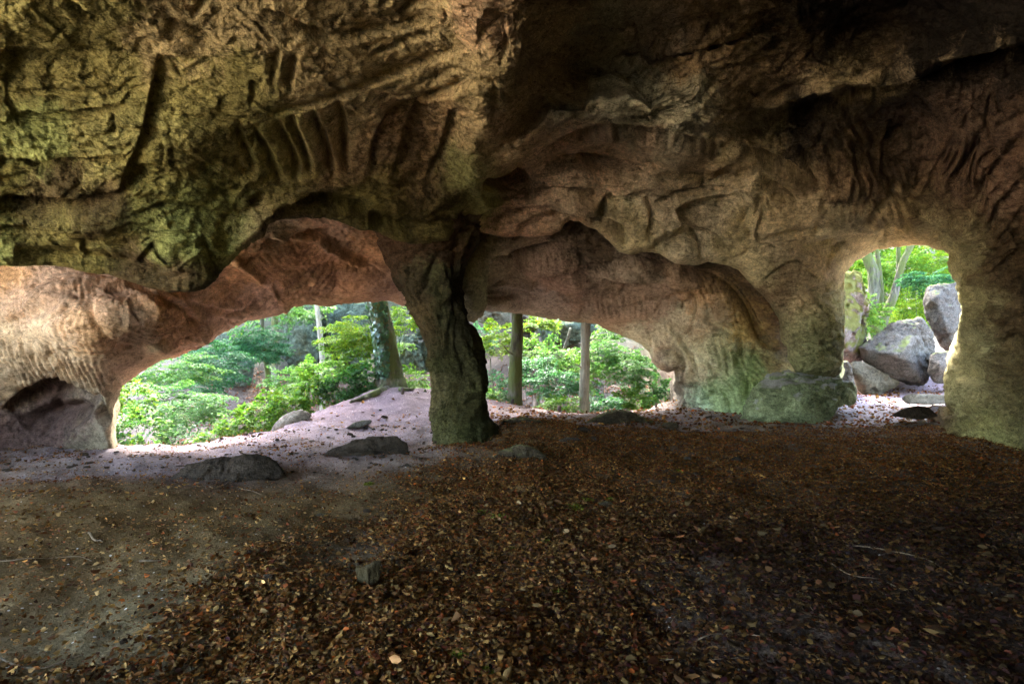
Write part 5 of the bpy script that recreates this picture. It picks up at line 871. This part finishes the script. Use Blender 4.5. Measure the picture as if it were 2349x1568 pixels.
S('bright shrub behind the pale slab rock', 605, 950, 11.5, 55, 50, .09, BR, 65, .25, 10)
S('bright shrub right behind the slab rock, yellow tipped', 660, 930, 12.0, 52, 50, .09, BR, 65, .3, 11)
S('tall shrub in the middle of the path edge row', 710, 895, 12.5, 52, 55, .09, BR, 65, .2, 12)
S('dark green shrub left of the ivy clad tree roots', 785, 885, 12.6, 60, 42, .085, MG, 80, .05, 13)
S('dense dark shrub touching the ivy clad trunk', 845, 872, 12.9, 45, 42, .085, MG, 70, .05, 14)
S('tall shrub behind the row with pale top', 660, 872, 14, 50, 40, .09, PG, 60, .1, 15)
S('tall sapling with yellow layered sprays left of the ivy clad trunk', 822, 768, 14, 58, 62, .085, YG, 95, .3, 16, flat=.1, lenf=.75)
S('green sapling below the yellow sprays', 790, 830, 14.2, 60, 35, .085, BR, 60, .1, 17)
S('yellow-green foliage right of the ivy clad trunk', 935, 728, 15, 42, 42, .09, YG, 70, .2, 18, flat=.1)
S('small yellow-green branch sapling before the pale block cliff', 930, 795, 15.5, 30, 14, .085, BR, 26, .2, 19, flat=.1)
S('low green plants between the ivy clad tree and the pillar', 950, 868, 14.5, 42, 32, .08, BR, 50, .15, 20)
S('layered tree foliage around the thin straight trunk', 600, 790, 21.5, 50, 62, .1, BG, 110, .03, 21, flat=.05, lenf=.7, name='layered_sapling')
S('light foliage under the arch behind the layered tree', 690, 720, 24, 50, 22, .12, PG, 50, .05, 22, flat=.1)
S('tuft of leaves round the top of the slender pale trunk', 748, 706, 18.6, 24, 10, .09, PG, 34, .05, 23, flat=.05)
S('yellow-green sapling left of the mossy trunk in the middle opening', 1140, 785, 14.2, 42, 48, .085, YG, 70, .25, 24, flat=.15)
S('blue-green sapling behind the pillar edge', 1105, 770, 17, 30, 40, .1, BG, 50, .05, 25)
S('hanging yellow-green branch right of the mossy trunk', 1240, 742, 15, 48, 17, .085, YG, 60, .15, 26, flat=.05)
S('low blue-green shrub between pillar and mossy trunk', 1125, 880, 16, 36, 35, .09, BG, 55, .05, 27)
S('fine ground shrub at the crest left of the mossy trunk', 1140, 912, 13.2, 36, 12, .06, MG, 30, .05, 28)
S('shrub right behind the mossy trunk', 1225, 850, 16, 42, 45, .095, BG, 80, .05, 29, flat=.2)
S('pale leaved shrub in the centre of the middle opening', 1270, 820, 17, 50, 32, .1, PG, 70, .1, 30, flat=.2)
S('broad shrub below the centre of the middle opening', 1275, 880, 15, 55, 45, .09, BG, 95, .05, 31, flat=.2)
S('grassy green shrub on the crest between the trunks', 1290, 925, 13.4, 50, 16, .07, BR, 45, .05, 32)
S('shrub directly right of the slim pale trunk', 1380, 815, 16.5, 38, 55, .09, PG, 80, .05, 33, flat=.2)
S('tall spreading sapling at the right of the middle opening', 1440, 840, 16, 52, 60, .085, PG, 110, .05, 34, flat=.1)
S('bright low shrub at the foot of the slim pale trunk', 1385, 925, 14, 42, 22, .085, BG, 55, .05, 35)
S('dark shrub at the right side of the middle opening', 1485, 900, 16.5, 45, 38, .08, MG, 70, .05, 36)
S('dark fine sapling beside the cave wall of the middle opening', 1530, 895, 16, 32, 32, .075, MG, 60, .05, 37)
S('green foliage high behind the slim pale trunk', 1400, 762, 20, 45, 30, .1, BR, 60, .05, 38, flat=.1)
S('yellow-green leaves before the cliff foot', 1320, 815, 15.5, 28, 14, .085, BR, 30, .2, 39)
S('bluish leaf layer in front of the beech of the right opening', 2120, 640, 19.5, 52, 24, .1, BG, 90, .05, 40, flat=.05, group='foliage behind the right opening')
S('bright foliage left of the beech stems', 1975, 720, 21, 34, 60, .1, BR, 80, .3, 41, group='foliage behind the right opening')
S('yellow backlit foliage between beech and tall boulder', 2080, 715, 25, 55, 40, .12, YG, 100, .5, 42, group='foliage behind the right opening')
S('bright foliage high between the beech stems', 2060, 610, 25, 60, 50, .12, BR, 120, .4, 43, group='foliage behind the right opening')
S('yellow-green foliage in the upper right of the right opening', 2160, 600, 26, 60, 45, .12, YG, 110, .4, 44, group='foliage behind the right opening')
S('green foliage filling the depth behind the right opening', 2050, 660, 32, 130, 110, .16, BR, 200, .4, 45, group='foliage behind the right opening')
S('fresh green shrub low at the left of the middle opening, beside the pillar', 1108, 905, 15, 34, 30, .085, BR, 50, .1, 46)
S('bushy sapling between the mossy trunk and the centre of the middle opening', 1215, 800, 18, 38, 40, .1, BR, 70, .1, 47, flat=.2)
S('green thicket at the lower right of the middle opening', 1450, 920, 15.5, 50, 26, .085, BR, 70, .08, 48)
S('soft green sapling far behind the slim pale trunk', 1340, 850, 19, 50, 50, .1, BR, 90, .05, 49, flat=.2)
S('green shrub on the slope below the slender pale trunk', 720, 850, 15.5, 48, 36, .09, BR, 60, .1, 50)
# far wood: one mass, nobody could count it
rng = np.random.default_rng(77); O, Dd, LL = [], [], []
for k in range(900):
    x = rng.uniform(-22, 26); y = rng.uniform(31, 48); g = gz(x, y); h = rng.random() ** 1.4 * 7
    O.append([x, y, g + h]); Dd.append([rng.normal(), rng.normal() - .4, .1]); LL.append(rng.uniform(1.0, 2.2))
for k in range(420):
    x = rng.uniform(12, 34); y = rng.uniform(30, 48); O.append([x, y, gz(x, y) + rng.uniform(0, 16)]); Dd.append([rng.normal(), rng.normal() - .4, .1]); LL.append(rng.uniform(1.2, 2.4))
C, D, Nn = sprays(rng, np.array(O), np.array(Dd), np.array(LL), .16, dens=.75)
col = leaf_colors(rng, len(C), BG, .3, .1); k = C[:, 0] > 12; col[k] = leaf_colors(rng, k.sum(), BR, .3, .4)
V, Q = leaf_quads(C, D, Nn, .16 * rng.uniform(.7, 1.3, len(C)), .65); tag(mesh_obj('far_wood', V, Q, M_leaf, smooth=False, col=np.repeat(col, 4, axis=0)), 'mass of green foliage on the far slope of the ravine', 'forest', kind='stuff')
rng = np.random.default_rng(78); O, Dd, LL = [], [], []
for k in range(130):
    x = rng.uniform(-12, 6); y = rng.uniform(17, 27); O.append([x, y, gz(x, y) + rng.uniform(.05, .35)]); Dd.append([rng.normal(), rng.normal(), .2]); LL.append(rng.uniform(.4, .9))
C, D, Nn = sprays(rng, np.array(O), np.array(Dd), np.array(LL), .09, dens=.8); V, Q = leaf_quads(C, D, Nn, .09 * rng.uniform(.7, 1.3, len(C)), .6)
tag(mesh_obj('undergrowth', V, Q, M_leaf, smooth=False, col=np.repeat(leaf_colors(rng, len(C), MG, .3, .05), 4, axis=0)), 'low green plants covering the brown slope of the ravine', 'undergrowth', kind='stuff')

rng = np.random.default_rng(79); O, Dd, LL = [], [], []
for k in range(1500):
    x = rng.uniform(-30, 34); y = rng.uniform(22, 52); O.append([x, y, 10 + 3 * rng.random() + (6 if y > 34 else 0)]); a = rng.uniform(0, 6.28); Dd.append([math.cos(a), math.sin(a), .05]); LL.append(rng.uniform(1.6, 3.0))
for k in range(190):  # extra unseen leaves added to shade the left path
    O.append([rng.uniform(-6.4, -1.9), rng.uniform(17.0, 22.5), rng.uniform(8.5, 10)]); a = rng.uniform(0, 6.28); Dd.append([math.cos(a), math.sin(a), .05]); LL.append(rng.uniform(1.2, 2.2))
C, D, Nn = sprays(rng, np.array(O), np.array(Dd), np.array(LL), .26, dens=.22); V, Q = leaf_quads(C, D, Nn, .26 * rng.uniform(.7, 1.3, len(C)), .7)
tag(mesh_obj('shade_canopy', V, Q, M_leaf, smooth=False, col=np.repeat(leaf_colors(rng, len(C), MG, .3, .05), 4, axis=0)), 'leaf canopy added out of view to shade the ravine and path', 'shading canopy', kind='stuff')  # unseen leaf layer added to keep sun off the ravine
# ---------------------------------------------------------------- leaf litter
M_dead = leaf_material('dead_leaf', trans=.12, rough=.7, spec=.06)
def litter(name, label, n, xf, dens, size, cols, seed, lift=.012, curl=.65):
    rng = np.random.default_rng(seed); XY = xf(rng, n); k = rng.random(len(XY)) < dens(XY); XY = XY[k]; n = len(XY); z = ground_z(XY)
    s = size * np.minimum(np.exp(rng.normal(-.1, .42, n)), 1.6); c = np.c_[XY, z + lift * rng.random(n) * 2 + .004]; th = rng.uniform(0, 2 * np.pi, n); d = np.c_[np.cos(th), np.sin(th), rng.normal(0, .25, n)]; nn_ = np.c_[rng.normal(0, curl, (n, 2)), np.ones(n)]
    d /= np.linalg.norm(d, axis=1)[:, None]; w = np.cross(nn_, d); w /= np.linalg.norm(w, axis=1)[:, None]; u = np.cross(d, w); S = s[:, None]; asp = rng.uniform(.35, .7, n)[:, None]; cu = rng.normal(.12, .22, n)[:, None]; fo = rng.normal(.1, .18, n)[:, None]
    a = c - d * S * .5 + u * S * cu; b1 = c - d * S * .18 + w * S * asp * .45 + u * S * fo; b2 = c + d * S * .2 + w * S * asp * .42 + u * S * (fo * .8); t = c + d * S * .5 + u * S * cu; e2 = c + d * S * .2 - w * S * asp * .42 + u * S * (fo * .8); e1 = c - d * S * .18 - w * S * asp * .45 + u * S * fo
    V = np.stack([a, b1, b2, t, e2, e1], 1).reshape(-1, 3); i = np.arange(n)[:, None] * 6; Q = np.vstack([np.hstack([i, i + 1, i + 2, i + 3]), np.hstack([i, i + 3, i + 4, i + 5])])
    floor_shade = 1 - .62 * np.clip((XY[:, 0] + .2) / 1.6, 0, 1) * np.clip((5.2 - XY[:, 1] + .3 * XY[:, 0]) / 1.6, 0, 1)  # leaves on the near right floor multiplied darker, painting its shade
    cc = floor_shade[:, None] * np.array([1.16, .88, .64]) * np.array(cols)[rng.integers(0, len(cols), n)] * .52 * np.exp(rng.normal(-.1, .45, (n, 1))); return tag(mesh_obj(name, V, Q, M_dead, smooth=False, col=np.repeat(np.clip(cc, .01, .8), 6, axis=0)), label, 'leaf litter', kind='stuff')
def dn(XY):
    x, y = XY[:, 0], XY[:, 1]; b = x + 1.6 - (y - 3) * .12  # bare soil on the left
    nz = fbm(np.c_[XY * .8, x * 0], 3) * .9; d = np.clip((b + nz * 1.1) * .8 + .22, .07, 1)
    d = np.where((y > 7.2) & (x < -1.2), .04 + .16 * (nz > .35), d); d = np.where((x > .8) & (y < 3.6 + .25 * x), d * .42, d); d = np.where(y > 10.5, d * .5, d)
    near = np.clip((-.6 - x) * .0 + (2.9 - y) * 1.2, 0, 1); return np.maximum(d, near * np.clip(nz + .9, 0, 1) * (x > -3.2))
BL = [(.20,.105,.03),(.24,.14,.045),(.18,.085,.028),(.30,.19,.07),(.26,.09,.025),(.15,.08,.03),(.33,.24,.09)]
BLy = [(.26,.19,.08),(.32,.24,.10),(.20,.13,.06),(.17,.09,.04),(.38,.30,.14)]
def wedge(y0, y1): 
    def f(rng, n):
        y = np.sqrt(rng.uniform(y0 ** 2, y1 ** 2, n)); return np.c_[rng.uniform(-1.02, 1.02, n) * y, y]
    return f
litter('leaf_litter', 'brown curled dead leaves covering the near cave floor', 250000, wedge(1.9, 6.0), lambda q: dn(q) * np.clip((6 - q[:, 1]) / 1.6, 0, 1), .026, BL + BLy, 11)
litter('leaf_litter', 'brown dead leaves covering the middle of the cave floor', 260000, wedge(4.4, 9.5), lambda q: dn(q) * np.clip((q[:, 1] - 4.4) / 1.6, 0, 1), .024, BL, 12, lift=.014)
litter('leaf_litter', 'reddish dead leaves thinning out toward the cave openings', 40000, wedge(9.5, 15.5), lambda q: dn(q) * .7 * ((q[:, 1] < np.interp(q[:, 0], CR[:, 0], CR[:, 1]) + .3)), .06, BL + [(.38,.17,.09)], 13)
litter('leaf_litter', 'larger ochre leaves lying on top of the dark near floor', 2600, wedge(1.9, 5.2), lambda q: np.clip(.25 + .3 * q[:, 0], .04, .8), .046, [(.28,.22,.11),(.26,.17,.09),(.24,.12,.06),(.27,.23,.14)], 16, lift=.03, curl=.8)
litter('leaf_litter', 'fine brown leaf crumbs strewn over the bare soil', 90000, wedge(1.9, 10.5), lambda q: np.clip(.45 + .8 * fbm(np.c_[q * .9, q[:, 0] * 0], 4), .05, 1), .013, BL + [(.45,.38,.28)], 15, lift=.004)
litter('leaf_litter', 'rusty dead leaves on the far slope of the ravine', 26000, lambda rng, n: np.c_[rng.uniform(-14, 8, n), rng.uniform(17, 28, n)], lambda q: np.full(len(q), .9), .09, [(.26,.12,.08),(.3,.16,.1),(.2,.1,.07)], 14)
EXPOSURE = 5.2
# ---------------------------------------------------------------- light, sky, camera
SUN_EL, SUN_AZ = math.radians(44), math.radians(-14)     # azimuth measured from +Y toward +X
w = bpy.data.worlds.new('World'); scene.world = w; w.use_nodes = True
N = w.node_tree.nodes; L = w.node_tree.links; N.clear()
sky = N.new('ShaderNodeTexSky'); sky.sky_type = 'NISHITA'; sky.sun_disc = False; sky.sun_elevation = SUN_EL; sky.sun_rotation = SUN_AZ
sky.air_density = 1.0; sky.dust_density = 3.0; sky.ozone_density = 1.0
bg = N.new('ShaderNodeBackground'); bg.inputs[1].default_value = 0.15; ow = N.new('ShaderNodeOutputWorld'); L.new(sky.outputs[0], bg.inputs[0]); L.new(bg.outputs[0], ow.inputs[0])
sd = bpy.data.lights.new('sun', 'SUN'); sd.energy = 2.2; sd.angle = math.radians(12); sd.color = (1, .96, .92)
so = bpy.data.objects.new('sun', sd); COL.objects.link(so)
dv = Vector((math.sin(SUN_AZ) * math.cos(SUN_EL), math.cos(SUN_AZ) * math.cos(SUN_EL), math.sin(SUN_EL)))
so.rotation_euler = (-dv).to_track_quat('-Z', 'Y').to_euler(); so.location = (0, 0, 30)
cd = bpy.data.cameras.new('camera'); cd.sensor_width = 36; cd.lens = 36 * F / 2349.0; cd.clip_start = .05; cd.clip_end = 1000
co = bpy.data.objects.new('camera', cd); COL.objects.link(co); co.location = (0, 0, EYE); co.rotation_euler = (math.pi / 2, 0, 0); scene.camera = co
vs = scene.view_settings; vs.view_transform = 'Standard'; vs.look = 'None'; vs.exposure = EXPOSURE; vs.gamma = 1; vs.use_curve_mapping = False
cy = scene.cycles; cy.use_denoising = True
cy.max_bounces = 10; cy.diffuse_bounces = 5; cy.glossy_bounces = 2; cy.transmission_bounces = 4; cy.transparent_max_bounces = 4; cy.caustics_reflective = False; cy.caustics_refractive = False
cy.sample_clamp_indirect = 6.0; cy.use_adaptive_sampling = True; cy.adaptive_threshold = 0.02
